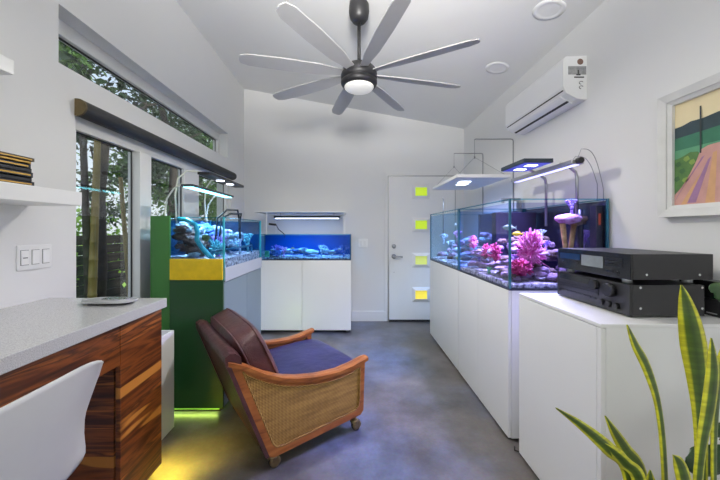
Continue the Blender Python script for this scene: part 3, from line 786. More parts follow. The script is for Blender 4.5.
# leather back shell
b = MB()
nd = Vector((-.938, 0, -.347)).normalized()   # outward from the back
def backf(u, v):
    y = (-1+2*u)*.335
    cx_ = -.305+(-.500+.305)*v; cz_ = .075+(.585-.075)*v
    return cx_, y, cz_
path = [(-.316, .066), (-.360, .19), (-.404, .31), (-.448, .43), (-.489, .54), (-.517, .602), (-.517, .634), (-.495, .650), (-.460, .646), (-.437, .618), (-.415, .56), (-.365, .43), (-.32, .31), (-.28, .19), (-.255, .08)]
def bf(u, v):
    t_ = v*(len(path)-1); i = min(int(t_), len(path)-2); f = t_-i
    y = -1+2*u; e = abs(y)**10
    x = path[i][0]+(path[i+1][0]-path[i][0])*f; z = path[i][1]+(path[i+1][1]-path[i][1])*f
    mx_, mz_ = -.31-.40*(z-.07), z
    hw = .372 if i < 9 else (.333 if i >= 10 else .372-.039*f)
    return Vector((x+(mx_-x)*e*.06, y*hw, z-.012*e*(z > .5)))
b.grid(bf, 20, 42)
o = b.build('back_shell', M['leather'], ch, world=False)
# close ends
for sy in (-1, 1):
    b = MB(); b.prism([(x, .330*sy, z) for x, z in [(-.296, .064), (-.495, .592), (-.462, .580), (-.440, .572), (-.444, .620), (-.470, .642), (-.498, .646), (-.519, .632), (-.519, .600), (-.317, .064)]], (0, .0425*sy, 0)); b.build('back_end', M['leather'], ch, world=False)
def cushion(b, c, size, rot, puff=.25, nu=20, e=6.0):
    rr = bmesh.ops.create_cube(b.bm, size=2.0)
    bmesh.ops.subdivide_edges(b.bm, edges=list(set(e_ for v in rr['verts'] for e_ in v.link_edges)), cuts=14, use_grid_fill=True)
    R = Euler(rot).to_matrix()
    for v in b.bm.verts:
        p = v.co.copy(); L = (abs(p.x)**e+abs(p.y)**e+abs(p.z)**e)**(1/e); q = p/L
        edge = max(abs(p.x), abs(p.y))
        th = (1-abs(q.x)**2.2*.55)*(1-abs(q.y)**2.2*.40)
        q.z *= (1-puff)+puff*th*1.2
        v.co = R @ Vector((q.x*size[0]/2, q.y*size[1]/2, q.z*size[2]/2))+Vector(c)
    for f in b.bm.faces: f.smooth = True
# back cushion: local z is thickness, leaning with the back
b = MB(); cushion(b, (-.322, 0, .528), (.415, .64, .180), (0, math.radians(66), 0), .14, e=5); bc = b.build('back_cushion', M['leather'], ch, world=False)
R = Euler((0, math.radians(66), 0)).to_matrix()
def loop(sz, zoff, e=5):
    r = []
    for i in range(64):
        a = 2*PI*i/64; c_, s_ = math.cos(a), math.sin(a); L = (abs(c_)**e+abs(s_)**e)**(1/e)
        r.append(R @ Vector((c_/L*sz[0]/2, s_/L*sz[1]/2, zoff))+Vector((-.322, 0, .528)))
    return r+[r[0]]
b = MB(); b.tube(loop((.405, .637), .052), .006, 6); b.tube(loop((.405, .637), -.052), .006, 6); b.build('piping', M['leather'], bc, world=False)
# seat cushion
b = MB(); cushion(b, (.078, 0, .300), (.575, .655, .165), (0, math.radians(-2.5), 0), .22, e=8); b.build('seat_cushion', M['leather_bluelit'], ch, world=False)
b = MB(); b.box(-.27, .318, -.334, .334, .095, .20, .004); b.build('seat_base', M['leather'], ch, world=False)
for (x, y) in ((-.27, -.335), (.275, -.335), (-.27, .335), (.275, .335)):
    cst = thing('caster', '', '', (x, y, -.022)); 
    for k in ('label', 'category'): del cst[k]
    cst.parent = ch
    b = MB(); b.tube([(0, 0, .105), (0, 0, .060)], .011, 10); b.lathe([(.027, .056), (.027, .064), (.018, .074)], 14); b.build('stem', M['brass'], cst, world=False)
    b = MB(); b.lathe([(.020, -.019), (.030, -.016), (.032, 0), (.030, .016), (.020, .019)], 18, (.014, 0, .033), 'y'); b.build('wheel', M['brass'], cst, world=False)
    b = MB(); b.lathe([(.0315, -.007), (.033, -.006), (.033, .006), (.0315, .007)], 18, (.014, 0, .033), 'y'); b.build('tyre', M['rubber'], cst, world=False)

# ------------------------------------------------------------------ aquarium cabinets
# right-hand row, fronts on the plane x = .937
def right_cabinet(name, label, y0, y1, splits, z1=.905):
    t = thing(name, label, 'cabinet', (1.25, (y0+y1)/2, 0))
    b = MB(); b.box(.957, 1.548, y0, y1, .012, z1, .001); b.build('body', M['white'], t)
    e = [y0]+splits+[y1]
    for a, c in zip(e, e[1:]):
        b = MB(); b.box(.937, .955, a+.0015, c-.0015, .016, z1, .0015); b.build('door', M['white'], t)
    b = MB(); b.box(.99, 1.52, y0+.03, y1-.03, 0, .012); b.build('plinth', M['black'], t)
    return t
right_cabinet('aquarium_cabinet', 'white two-door cabinet under the large right-hand tank with pink corals', 1.930, 2.848, [2.40])
right_cabinet('aquarium_cabinet', 'white one-door cabinet under the farther right-hand tank, beside the door', 2.862, 3.894, [])
nc = thing('media_cabinet', 'white cabinet nearest the camera with the black stereo stacked on it', 'cabinet', (1.25, 1.5, 0))
b = MB(); b.box(.957, 1.548, 1.209, 1.808, .012, .900, .001); b.build('body', M['white'], nc)
b = MB(); b.box(.937, .955, 1.232, 1.806, .016, .897, .0015); b.build('door', M['white'], nc)
b = MB(); b.box(.937, .955, 1.209, 1.2285, .016, .897, .001); b.build('edge_strip', M['white'], nc)
b = MB(); b.box(.937, 1.548, 1.209, 1.808, .9005, .914, .0015); b.build('top', M['white'], nc)
b = MB(); b.box(.99, 1.52, 1.24, 1.78, 0, .012); b.build('plinth', M['black'], nc)

bcab = thing('aquarium_cabinet', 'white two-door cabinet under the shallow blue tank by the back wall', 'cabinet', (-.62, 4.2, 0))
b = MB(); b.box(-1.225, -.025, 3.966, 4.455, .03, .895, .001); b.build('body', M['white'], bcab)
for a, c in ((-1.225, -.63), (-.627, -.025)):
    b = MB(); b.box(a+.001, c-.001, 3.946, 3.964, .034, .895, .0015); b.build('door', M['white'], bcab)
for x in (-1.18, -.62, -.07):
    for y in (4.0, 4.42):
        b = MB(); b.lathe([(.018, 0), (.018, .03)], 12, (x, y, 0)); b.build('foot', M['steel'], bcab)

gcab = thing('aquarium_cabinet', 'dark green cabinet with tall green side panel and yellow band under the left tank', 'cabinet', (-1.15, 2.68, 0))
b = MB(); b.box(-1.400, -.918, 2.236, 3.13, .03, .905, .001); b.build('body', M['darkgreen'], gcab)
b = MB(); b.box(-1.268, -.900, 2.215, 2.233, .035, .921, .001); b.build('front_panel', M['darkgreen'], gcab)
b = MB(); b.box(-1.403, -1.270, 2.215, 2.233, .035, 1.368, .001); b.build('side_panel', M['green'], gcab)
b = MB(); b.box(-1.268, -.905, 2.212, 2.232, .924, 1.070, .001); b.build('yellow_band', M['yellow'], gcab)
b = MB(); b.box(-.897, -.892, 2.237, 3.128, .907, 1.005, .001); b.build('frosted_band', M['frost'], gcab)
for a, c in ((2.236, 2.716), (2.719, 3.13)):
    b = MB(); b.box(-.917, -.900, a+.001, c-.001, .035, .903, .001); b.build('door', M['bluegrey'], gcab)
b = MB(); b.box(-1.38, -.93, 2.25, 3.1, 0, .03); b.build('plinth', M['black'], gcab)
b = MB(); b.box(-1.36, -.93, 2.222, 2.230, .024, .034); b.build('led_strip', M['led_green'], gcab)
b = MB(); b.box(-.93, -.922, 2.26, 3.10, .022, .029); b.build('led_strip', M['led_green'], gcab)
lamp('led_strip_light', 'AREA', (-.90, 3.06, .04), (PI/2+.3, 0, -.35), 1.6, (.72, 1, .22), .10, .05)
lg = lamp('led_strip_light', 'AREA', (-1.15, 2.226, .022), (math.radians(-30), 0, 0), .35, (.70, 1, .15), .42, .012)

# ------------------------------------------------------------------ aquariums
def aquarium(label, x0, x1, y0, y1, z0, z1, wtop, water, seam, backs=(), g=.010):
    t = thing('aquarium', label, 'aquarium', ((x0+x1)/2, (y0+y1)/2, z0))
    sides = {'left': (x0, x0+g, y0+g, y1-g), 'right': (x1-g, x1, y0+g, y1-g), 'front': (x0, x1, y0, y0+g), 'back': (x0, x1, y1-g, y1)}
    for k, (a, c, d, e) in sides.items():
        b = MB(); b.box(a, c, d, e, z0+.010, z1); b.build('glass_panel', M['glass'], t)
    b = MB(); b.box(x0, x1, y0, y1, z0, z0+.0095); b.build('base_panel', M['darkseam'], t)
    for x in (x0, x1-g):
        for y in (y0, y1-g):
            b = MB(); b.box(x-.0008, x+g+.0008, y-.0008, y+g+.0008, z0+.0105, z1+.001); b.build('corner_seam', seam, t)
    b = MB()
    b.ring([(x0-.0004, y0-.0004, z1-.006), (x1+.0004, y0-.0004, z1-.006), (x1+.0004, y1+.0004, z1-.006), (x0-.0004, y1+.0004, z1-.006)],
           [(x0+g+.0004, y0+g+.0004, z1-.006), (x1-g-.0004, y0+g+.0004, z1-.006), (x1-g-.0004, y1-g-.0004, z1-.006), (x0+g+.0004, y1-g-.0004, z1-.006)], (0, 0, .0065))
    b.build('polished_rim', M['rimg'], t)
    b = MB(); b.box(x0+g+.001, x1-g-.001, y0+g+.001, y1-g-.001, z0+.011, wtop); b.build('water', water, t)
    for side, m in backs:
        a, c, d, e = sides[side]; q = .004
        b = MB()
        if side == 'left': b.box(a-q, a-.0005, d, e, z0+.01, z1-.01)
        if side == 'right': b.box(c+.0005, c+q, d, e, z0+.01, z1-.01)
        if side == 'back': b.box(a+g, c-g, e+.0005, e+q, z0+.01, z1-.01)
        b.build('background_sheet', m, t)
    return t
M['rimg'] = clear('glass_rim', (.55, .85, .95), .6)
T1 = (-1.400, -.900, 2.236, 3.130); T3 = (-1.225, -.025, 3.950, 4.445)
TA = (.939, 1.535, 2.864, 3.894); TB = (.939, 1.535, 1.920, 2.846)
aquarium('left aquarium above the yellow band, crowded with blue corals', *T1, .906, 1.360, 1.335, M['water'], M['teal'], [('left', M['tealbg']), ('back', M['tealbg'])])
aquarium('shallow wide blue aquarium on the white cabinet by the back wall', *T3, .896, 1.215, 1.195, M['waterb'], M['seam'], [('back', M['bluebg'])])
aquarium('farther right-hand aquarium with pale blue water beside the door', *TA, .906, 1.460, 1.435, M['water'], M['seam'], [('right', M['navybg'])])
aquarium('largest right-hand aquarium with pink corals behind the stereo', *TB, .906, 1.458, 1.435, M['waterv'], M['seam'], [('right', M['purplebg'])])

def sand(label, T, z0, z1, seed):
    x0, x1, y0, y1 = T; q = .0125
    b = MB()
    def fn(u, v):
        x = x0+q+(x1-x0-2*q)*u; y = y0+q+(y1-y0-2*q)*v
        return Vector((x, y, z1+.010*noise.noise(Vector((x*9+seed, y*9, seed)))+.004*noise.noise(Vector((x*40, y*40, seed)))))
    b.grid(fn, 24, 36); nu, nv = 24, 36
    vs = list(b.bm.verts)
    def edge(idx):
        top = [vs[i] for i in idx]; bot = b.verts([(v.co.x, v.co.y, z0) for v in top])
        for i in range(len(top)-1): b.face([top[i], top[i+1], bot[i+1], bot[i]], 0, True)
    edge([i*(nv+1) for i in range(nu+1)]); edge([i*(nv+1)+nv for i in range(nu+1)]); edge(range(nv+1)); edge([nu*(nv+1)+j for j in range(nv+1)])
    tag(b.build('sand_bed', M['sand'], fix=True), label, 'sand', kind='stuff')
sand('pale sand bed in the left aquarium above the yellow band', T1, .918, 1.066, 1)
sand('sand bed in the shallow blue aquarium by the back wall', T3, .908, .928, 2)
sand('sand bed in the farther right-hand aquarium', TA, .918, .945, 3)
sand('speckled sand bed in the large aquarium behind the stereo', TB, .918, .945, 4)

# --- reef rocks: a few shapes, copied
ROCKS = {}
def rock_proto(mat, k):
    key = (mat, k)
    if key not in ROCKS:
        b = MB(); b.blob((0, 0, 0), (1, .85, .72), seed=k*3+len(mat), amp=.55, freq=2.3, sub=3)
        ROCKS[key] = b.build('reef_rock', M[mat])
        o = ROCKS[key]; me = o.data; bpy.data.objects.remove(o); ROCKS[key] = me
    return ROCKS[key]
def rocks(T, zb, n, seed, mats, label, group, rmin, rmax, heap, spots=None):
    rg = random.Random(seed); x0, x1, y0, y1 = T
    for i in range(n):
        m = rg.choice(mats); r = rg.uniform(rmin, rmax)
        u, v = rg.uniform(.0, 1), rg.uniform(.0, 1)
        x = x0+r+.02+(x1-x0-2*r-.04)*u; y = y0+r+.03+(y1-y0-2*r-.06)*v
        z = zb+r*.36+heap(u, v)*rg.random()**.6
        o = bpy.data.objects.new('reef_rock', rock_proto(m, rg.randrange(4))); C.objects.link(o)
        o.location = (x, y, z); o.scale = (r, r*rg.uniform(.85, 1.15), r*rg.uniform(.7, .95)); o.rotation_euler = (0, 0, rg.uniform(0, 6.28))
        tag(o, label, 'rock', group)
rocks(TB, .945, 125, 5, ['rock_p', 'rock_p', 'rock_p', 'rock_d'], 'purple grey reef rock piled in the large aquarium behind the stereo', 'reef rocks in the large right-hand aquarium', .024, .048,
      lambda u, v: .40*max(0, 1-abs(v-.58)*1.7)*(.45+.55*u))
rocks(TA, .945, 48, 6, ['rock_p', 'rock_b', 'rock_d'], 'blue grey reef rock piled in the farther right-hand aquarium', 'reef rocks in the farther right-hand aquarium', .032, .065,
      lambda u, v: .40*max(0, 1-abs(v-.5)*2)*(.3+.7*u))
rocks(T3, .928, 34, 7, ['rock_b', 'bluec', 'paleb'], 'blue reef rock on the sand of the shallow aquarium by the back wall', 'reef rocks in the shallow blue aquarium', .028, .070,
      lambda u, v: .05)
rocks((T1[0]+.02, T1[1]-.04, T1[2]+.28, T1[3]), 1.066, 84, 8, ['rock_b', 'bluec', 'paleb', 'paleb', 'teal_c'], 'blue lit reef rock in the rear part of the left aquarium', 'blue reef rocks in the left aquarium', .028, .052,
      lambda u, v: .24*(.55+.45*(1-u)))
rocks((T1[0]+.05, T1[0]+.32, T1[2]+.01, T1[2]+.30), 1.066, 44, 9, ['rock_d', 'rock_d', 'rock_b'], 'brown reef rock heaped at the front of the left aquarium', 'brown reef rocks in the left aquarium', .035, .060,
      lambda u, v: .27*(1-u*.70))

# --- corals
def tentacle_coral(name, label, c, r, mat, seed, n=110, core=.5, tr=.006):
    rg = random.Random(seed); t = thing(name, label, 'coral', (c[0], c[1], c[2]-r[2]))
    b = MB(); b.blob(c, (r[0]*core, r[1]*core, r[2]*core), seed, .2, 2, 2, flatb=False); b.build('core', mat, t)
    b = MB()
    for i in range(n):
        d = Vector((rg.gauss(0, 1), rg.gauss(0, 1), rg.gauss(.25, 1))).normalized()
        if d.z < -.6: d.z = -.3
        q = Vector((d.x*r[0], d.y*r[1], d.z*r[2])); k = rg.uniform(.8, 1.12)
        w_ = Vector((rg.uniform(-1, 1), rg.uniform(-1, 1), rg.uniform(-.2, 1)))*.14*max(r)
        b.tube([Vector(c)+q*core*.8, Vector(c)+q*(core+.3)+w_*.5, Vector(c)+q*k+w_], [tr, tr*.95, tr*.45], 5)
    o = b.build('tentacles', mat, t); o['kind'] = 'stuff'
    return t
def branch_coral(name, label, base, h, mat, seed, spread=.5, r0=.010, depth=3, cat='coral'):
    rg = random.Random(seed); b = MB()
    def grow(p, d, l, r, k):
        q = p+d*l; m = p+d*l*.5+Vector((rg.uniform(-1, 1), rg.uniform(-1, 1), 0))*l*.08
        b.tube([p, m, q], [r, r*.85, r*.7], 7)
        if k > 0:
            for _ in range(5 if k == depth else 2):
                nd = (d+Vector((rg.uniform(-1, 1), rg.uniform(-1, 1), rg.uniform(0, .6)))*spread).normalized()
                grow(q, nd, l*.8, r*.74, k-1)
    grow(Vector(base), Vector((0, 0, 1)), h*.24, r0, depth)
    return tag(b.build(name, mat), label, cat)
def cap_coral(name, label, base, h, r, capm, stem, seed):
    t = thing(name, label, 'coral', base); bx, by, bz = base
    b = MB()
    for dx, dy in ((-.024, 0), (.030, .01)):
        b.tube([(bx+dx*.3, by+dy, bz), (bx+dx*.8, by+dy, bz+h*.35), (bx+dx*1.5, by+dy, bz+h*.9)], [.012, .014, .017], 9)
    b.build('stalk', stem, t)
    b = MB(); b.blob((bx, by, bz+h), (r, r*.9, r*.42), seed, .28, 3.2, 3, flatb=False); b.build('cap', capm, t)
    return t
YF = 2.03
tentacle_coral('anemone_coral', 'tall fluffy pink coral at the middle of the large aquarium', (1.165, 2.10, 1.115), (.085, .085, .150), M['pink'], 1, 300, .55, .0038)
tentacle_coral('anemone_coral', 'low round magenta coral in front of the tall pink one', (1.055, 2.015, 1.022), (.066, .060, .062), M['magenta'], 2, 220, .68, .0038)
cap_coral('mushroom_coral', 'lilac capped coral on forked tan stalks beside the pink coral', (1.365, 2.03, 1.07), .270, .075, M['lilac'], M['tan'], 3)
branch_coral('branching_coral', 'violet branching coral at the right end of the large aquarium', (1.478, 2.055, 1.10), .22, M['violet'], 4, .55, .012, 4)
branch_coral('branching_coral', 'violet branching coral reaching above the water at the right end', (1.43, 2.09, 1.37), .13, M['violet'], 14, .6, .012, 4)
b = MB(); b.blob((1.445, 2.07, 1.335), (.060, .05, .042), 8, .3, 2, 3, flatb=False); tag(b.build('reef_rock', M['rock_d']), 'brown rock ball hanging high at the right end of the large aquarium', 'rock')
b = MB(); b.tube([(1.455, 2.05, .945), (1.455, 2.05, 1.40)], .018, 10); tag(b.build('overflow_pipe', M['darkseam']), 'dark upright pipe at the right end of the large aquarium', 'pipe')
b = MB(); b.box(1.478, 1.520, 1.945, 2.0, .94, 1.42, .004); o = b.build('aquarium_heater', M['darkseam']); tag(o, 'black heater box with orange mark in the corner of the large aquarium', 'heater')
b = MB(); b.box(1.492, 1.506, 1.9435, 1.945, 1.30, 1.37); b.build('orange_mark', M['orange'], o)
b = MB(); b.box(1.17, 1.50, 2.62, 2.70, .95, 1.415, .004); tag(b.build('overflow_box', M['purplebg']), 'dark overflow box at the far end of the large aquarium', 'overflow box')
for i, (x, y, z, m, lab) in enumerate([(1.02, 2.45, 1.10, 'magenta', 'pink soft coral on the rock pile seen through the long glass'), (.99, 2.22, 1.10, 'magenta', 'upright magenta coral beside the front corner of the large aquarium'),
                                       (.985, 2.62, 1.16, 'pink', 'small pink coral high in the far half of the large aquarium')]):
    tentacle_coral('soft_coral', lab, (x, y, z), (.035, .035, .065+.02*(i == 1)), M[m], 20+i, 60, .65, .005)
branch_coral('branching_coral', 'turquoise coral low on the sand behind the long glass', (.99, 2.33, .955), .07, M['greenc'], 31, .8, .012, 3)
for i, (x, y, z, m, lab) in enumerate([(1.00, 3.05, 1.00, 'fish_y', ''), (1.10, 3.35, 1.22, 'lilac', 'pale lilac coral head in the farther right-hand aquarium'), (1.02, 3.60, 1.18, 'paleb', 'pale blue coral head in the farther right-hand aquarium'), (1.0, 3.25, 1.12, 'paleb', 'pale blue coral low in the farther right-hand aquarium')]):
    if lab: branch_coral('branching_coral', lab, (x, y, z-.08), .16, M[m], 40+i, .7, .013, 4)
rg = random.Random(77)
cols = {'violet': 'small violet coral growing among the rocks of the large aquarium', 'lilac': 'small lilac coral growing among the rocks of the large aquarium', 'paleb': 'small pale coral growing among the rocks of the large aquarium'}
for i in range(18):
    m = ['violet', 'lilac', 'paleb'][i % 3]; x = rg.uniform(1.0, 1.46); y = rg.uniform(2.12, 2.58)
    o = branch_coral('branching_coral', cols[m], (x, y, 1.0+.26*(x-.94)/.6*rg.uniform(.5, 1)), rg.uniform(.07, .13), M[m], 300+i, .8, .011, 3)
    o['group'] = 'small '+m.replace('paleb', 'pale')+' corals in the large aquarium'
cols = {'paleb': 'small pale coral among the blue rocks of the left aquarium', 'teal_c': 'small turquoise coral among the blue rocks of the left aquarium', 'violet': 'small violet coral among the blue rocks of the left aquarium'}
for i in range(18):
    m = ['paleb', 'teal_c', 'violet'][i % 3]; x = rg.uniform(-1.3, -.94); y = rg.uniform(2.5, 3.05)
    o = branch_coral('branching_coral', cols[m], (x, y, rg.uniform(1.08, 1.24)), rg.uniform(.06, .11), M[m], 340+i, .9, .012, 3)
    o['group'] = 'small '+{'paleb': 'pale', 'teal_c': 'turquoise', 'violet': 'violet'}[m]+' corals in the left aquarium'
# left tank
branch_coral('branching_coral', 'pale blue plate coral near the top of the left aquarium', (-1.12, 2.62, 1.17), .16, M['paleb'], 50, 1.0, .014, 4)
branch_coral('branching_coral', 'white blue coral behind the right glass of the left aquarium', (-.97, 2.75, 1.06), .24, M['paleb'], 51, .75, .013, 4)
branch_coral('branching_coral', 'turquoise coral behind the right glass of the left aquarium', (-.98, 2.98, 1.06), .23, M['teal_c'], 52, .75, .013, 4)
branch_coral('branching_coral', 'violet coral in the middle of the left aquarium', (-1.05, 2.50, 1.06), .22, M['violet'], 53, .7, .012, 4)
tentacle_coral('soft_coral', 'turquoise bushy coral beside the curved pipe in the left aquarium', (-1.02, 2.40, 1.12), (.06, .06, .07), M['teal_c'], 54, 90, .6, .006)
b = MB()
b.tube([(-1.255, 2.30, 1.348), (-1.20, 2.29, 1.345), (-1.125, 2.285, 1.31), (-1.11, 2.285, 1.25), (-1.115, 2.285, 1.20), (-1.08, 2.285, 1.145), (-1.03, 2.285, 1.09), (-1.00, 2.285, 1.06)], .017, 12)
tag(b.build('curved_pipe', M['teal']), 'curved turquoise pipe across the front of the left aquarium', 'pipe')
b = MB(); b.blob((-1.045, 2.249+.022, 1.215), (.027, .016, .027), 3, .05, 2, 3, flatb=False); tag(b.build('magnet_cleaner', M['fruit']), 'round olive algae magnet on the front glass of the left aquarium', 'magnet')
b = MB()
for seg in ([(-1.03, 2.30, 1.05), (-1.03, 2.30, 1.115), (-.935, 2.30, 1.125)], [(-.935, 2.30, 1.125), (-.935, 2.95, 1.13)], [(-.935, 2.95, 1.13), (-.935, 2.95, 1.05)]): b.tube(seg, .008, 8)
tag(b.build('frag_rack', M['seam']), 'dark blue rack of bent rod on the sand of the left aquarium', 'rack')
b = MB()
for dx in (0, .03): b.tube([(-1.08+dx, 2.50, 1.10), (-1.06+dx, 2.50, 1.36), (-1.0+dx, 2.54, 1.43-dx), (-.93+dx, 2.58, 1.43-dx), (-.925+dx*.3, 2.6, 1.36), (-.925, 2.62, 1.20)], .0085, 8)
tag(b.build('return_hose', M['hose']), 'dark double hose arching over the rim of the left aquarium', 'hose')
# back tank
for i, (x, m, h, lab) in enumerate([(-.40, 'paleb', .20, 'pale blue coral mound right of centre in the shallow aquarium'), (-.63, 'paleb', .15, 'low pale coral at the centre of the shallow aquarium'), (-.12, 'bluec', .20, 'dark blue coral at the right end of the shallow aquarium'),
                                   (-.98, 'violet', .20, 'violet branching coral at the left end of the shallow aquarium'), (-.88, 'lilac', .16, 'lilac branching coral at the left of the shallow aquarium')]):
    branch_coral('branching_coral', lab, (x, 4.08+.04*(i % 2), .93), h, M[m], 60+i, .95, .014, 4)
b = MB(); b.box(-1.105, -1.05, 4.0, 4.03, .929, 1.01, .006); tag(b.build('frag_block', M['greenc']), 'small green block at the left end of the shallow aquarium', 'block')
# fish
def fish(label, p, l, mat, rz=0.0, fin=None):
    t = thing('fish', label, 'fish', p, rz)
    b = MB()
    prof = [(.0, .004), (.12, .10), (.3, .19), (.5, .20), (.7, .13), (.85, .05), (.9, .04)]
    rings = []
    for x, r in prof:
        rings.append([b.bm.verts.new(((.45-x)*l, math.cos(2*PI*k/10)*r*l*.42, math.sin(2*PI*k/10)*r*l)) for k in range(10)])
    for r0, r1 in zip(rings, rings[1:]):
        for k in range(10): b.face([r0[k], r0[(k+1) % 10], r1[(k+1) % 10], r1[k]], 0, True)
    b.face(rings[0]); b.face(rings[-1][::-1]); b.build('body', M[mat], t, world=False)
    b = MB(); b.prism([(-.42*l, -.004*l, 0), (-.62*l, -.004*l, .17*l), (-.56*l, -.004*l, 0), (-.62*l, -.004*l, -.17*l)], (0, .008*l, 0)); b.build('tail_fin', M[fin or mat], t, world=False)
    b = MB(); b.prism([(.15*l, -.004*l, .17*l), (-.05*l, -.004*l, .30*l), (-.30*l, -.004*l, .20*l), (-.30*l, -.004*l, .08*l)], (0, .008*l, 0)); b.build('dorsal_fin', M[fin or mat], t, world=False)
fish('yellow fish swimming above the corals in the large aquarium', (1.065, 2.08, 1.245), .075, 'fish_y', PI)
fish('pale green fish near the top left of the large aquarium', (.995, 2.05, 1.285), .090, 'fish_g', PI)
fish('yellow fish low by the glass in the farther right-hand aquarium', (.985, 2.99, 1.005), .08, 'fish_y', 1.9)
fish('white fish high in the farther right-hand aquarium', (1.02, 3.18, 1.32), .09, 'fish_w', 1.4)
fish('yellow fish at the centre left of the shallow aquarium', (-.76, 4.05, 1.035), .06, 'fish_y', 0)
fish('orange fish beside the yellow one in the shallow aquarium', (-.68, 4.06, 1.012), .05, 'fish_o', .3)
fish('pale fish at the right of the shallow aquarium', (-.17, 4.0, 1.03), .055, 'fish_w', PI)

# ------------------------------------------------------------------ aquarium lights
def led_area(loc, rot, e, c, sx, sy, spread=math.radians(140)):
    return lamp('led_light', 'AREA', loc, rot, e, c, sx, sy, spread)
# left tank: cyan strip + black two-puck panel, white goosenecks
s1 = thing('strip_light', 'slim light bar glowing cyan over the left aquarium', 'aquarium light', (-1.2, 2.70, 1.585))
b = MB(); b.box(-1.245, -1.155, 2.31, 3.10, 1.585, 1.602, .003); b.build('housing', M['hose'], s1)
b = MB(); b.box(-1.232, -1.168, 2.325, 3.085, 1.580, 1.5848); b.build('led_strip', M['led_cyan'], s1)
for yy in (2.37, 3.04):
    b = MB(); b.tube([(-1.385, yy, 1.30), (-1.392, yy, 1.40), (-1.38, yy, 1.50), (-1.33, yy, 1.575), (-1.27, yy, 1.61), (-1.22, yy, 1.604)], (.0060), 10); b.build('gooseneck', M['ygooseneck'], s1)
led_area((-1.2, 2.70, 1.575), (0, 0, 0), 14, (.55, .82, 1.0), .06, .74, math.radians(95))
s2 = thing('panel_light', 'black flat light panel with two lit round lamps above the left aquarium', 'aquarium light', (-1.2, 3.0, 1.73))
b = MB(); b.box(-1.265, -1.165, 2.60, 3.42, 1.722, 1.745, .003); b.build('housing', M['black'], s2)
for yy in (2.93, 3.16):
    b = MB(); b.lathe([(.036, 1.7185), (.036, 1.7215)], 20, (-1.215, yy, 0)); b.build('led_puck', M['led_white'], s2)
b = MB(); b.tube([(-1.388, 2.52, 1.30), (-1.40, 2.52, 1.55), (-1.39, 2.54, 1.68), (-1.34, 2.58, 1.745), (-1.25, 2.64, 1.752)], .0062, 10); b.build('gooseneck', M['ygooseneck'], s2)
b = MB(); b.tube([(-1.388, 3.02, 1.30), (-1.40, 3.02, 1.55), (-1.39, 3.02, 1.66), (-1.34, 3.02, 1.735), (-1.25, 3.02, 1.752)], .0062, 10); b.build('gooseneck', M['ygooseneck'], s2)
led_area((-1.215, 3.04, 1.712), (0, 0, 0), 6, (.45, .6, 1.0), .06, .35, math.radians(95))
# back tank rack
s3 = thing('light_rack', 'white acrylic light rack standing over the shallow blue aquarium', 'light rack', (-.68, 4.2, 1.216))
b = MB(); b.box(-1.225, -.10, 3.953, 4.440, 1.490, 1.502, .002); b.build('shelf', M['trimw'], s3)
for x in (-1.07, -.11):
    for y in (3.956, 4.438):
        b = MB(); b.box(x-.005, x+.005, y-.004, y+.004, 1.2165, 1.489); b.build('leg', M['trimw'], s3)
s4 = thing('bar_light', 'dark blue bar light with a white glowing underside hung under the rack', 'aquarium light', (-.6, 4.2, 1.43))
b = MB(); b.box(-1.03, -.17, 4.16, 4.24, 1.425, 1.455, .003); b.build('housing', M['hose'], s4)
b = MB(); b.box(-1.01, -.19, 4.163, 4.235, 1.419, 1.4248); b.build('led_strip', M['led_white'], s4)
for x in (-.95, -.25):
    b = MB(); b.tube([(x, 4.2, 1.455), (x, 4.2, 1.490)], .004, 6); b.build('hanger', M['steel'], s4)
led_area((-.6, 4.2, 1.405), (0, 0, 0), 8, (.50, .75, 1.0), .80, .05, math.radians(110))
s5 = thing('clip_on_pump', 'small dark clip-on arm on the left rim of the shallow aquarium', 'pump', (-1.0, 3.99, 1.22))
b = MB(); b.tube([(-1.05, 4.0, 1.345), (-.96, 3.995, 1.335)], .014, 10); b.build('head', M['black'], s5)
b = MB(); b.tube([(-.96, 3.995, 1.335), (-.93, 3.99, 1.28), (-.86, 3.985, 1.222), (-.845, 3.975, 1.17)], .006, 8); b.build('arm', M['black'], s5)

# far right tank: white panel hung on cables from bent rods
s6 = thing('hanging_light', 'flat white light panel hung by thin cables over the farther right-hand aquarium', 'aquarium light', (1.22, 3.45, 1.76))
b = MB(); b.box(.965, 1.470, 2.98, 3.90, 1.758, 1.790, .006); b.build('housing', M['trimw'], s6)
for yy, xx in ((3.25, 1.13), (3.40, 1.16)):
    b = MB(); b.box(xx-.05, xx+.05, yy-.05, yy+.05, 1.753, 1.7578); b.build('led_cluster', M['led_white'], s6)
for (cx_, cy_), (hx, hy) in (((.99, 3.02), (1.17, 3.08)), ((1.44, 3.02), (1.17, 3.08)), ((.99, 3.86), (1.20, 3.80)), ((1.44, 3.86), (1.20, 3.80))):
    b = MB(); b.tube([(cx_, cy_, 1.79), (hx, hy, 1.97 if hy < 3.5 else 2.02)], .0018, 5); b.build('cable', M['conduit'], s6)
for hy, hx, zt, zc in ((3.08, 1.17, 2.145, 1.97), (3.80, 1.20, 2.18, 2.02)):
    b = MB(); b.tube([(hx, hy, zc), (hx, hy, zt)], .002, 5); b.lathe([(.006, zc-.012), (.008, zc), (.006, zc+.012)], 8, (hx, hy, 0)); b.build('cable', M['conduit'], s6)
led_area((1.2, 3.40, 1.745), (0, 0, 0), 18, (.55, .68, 1.0), .40, .8, math.radians(105))
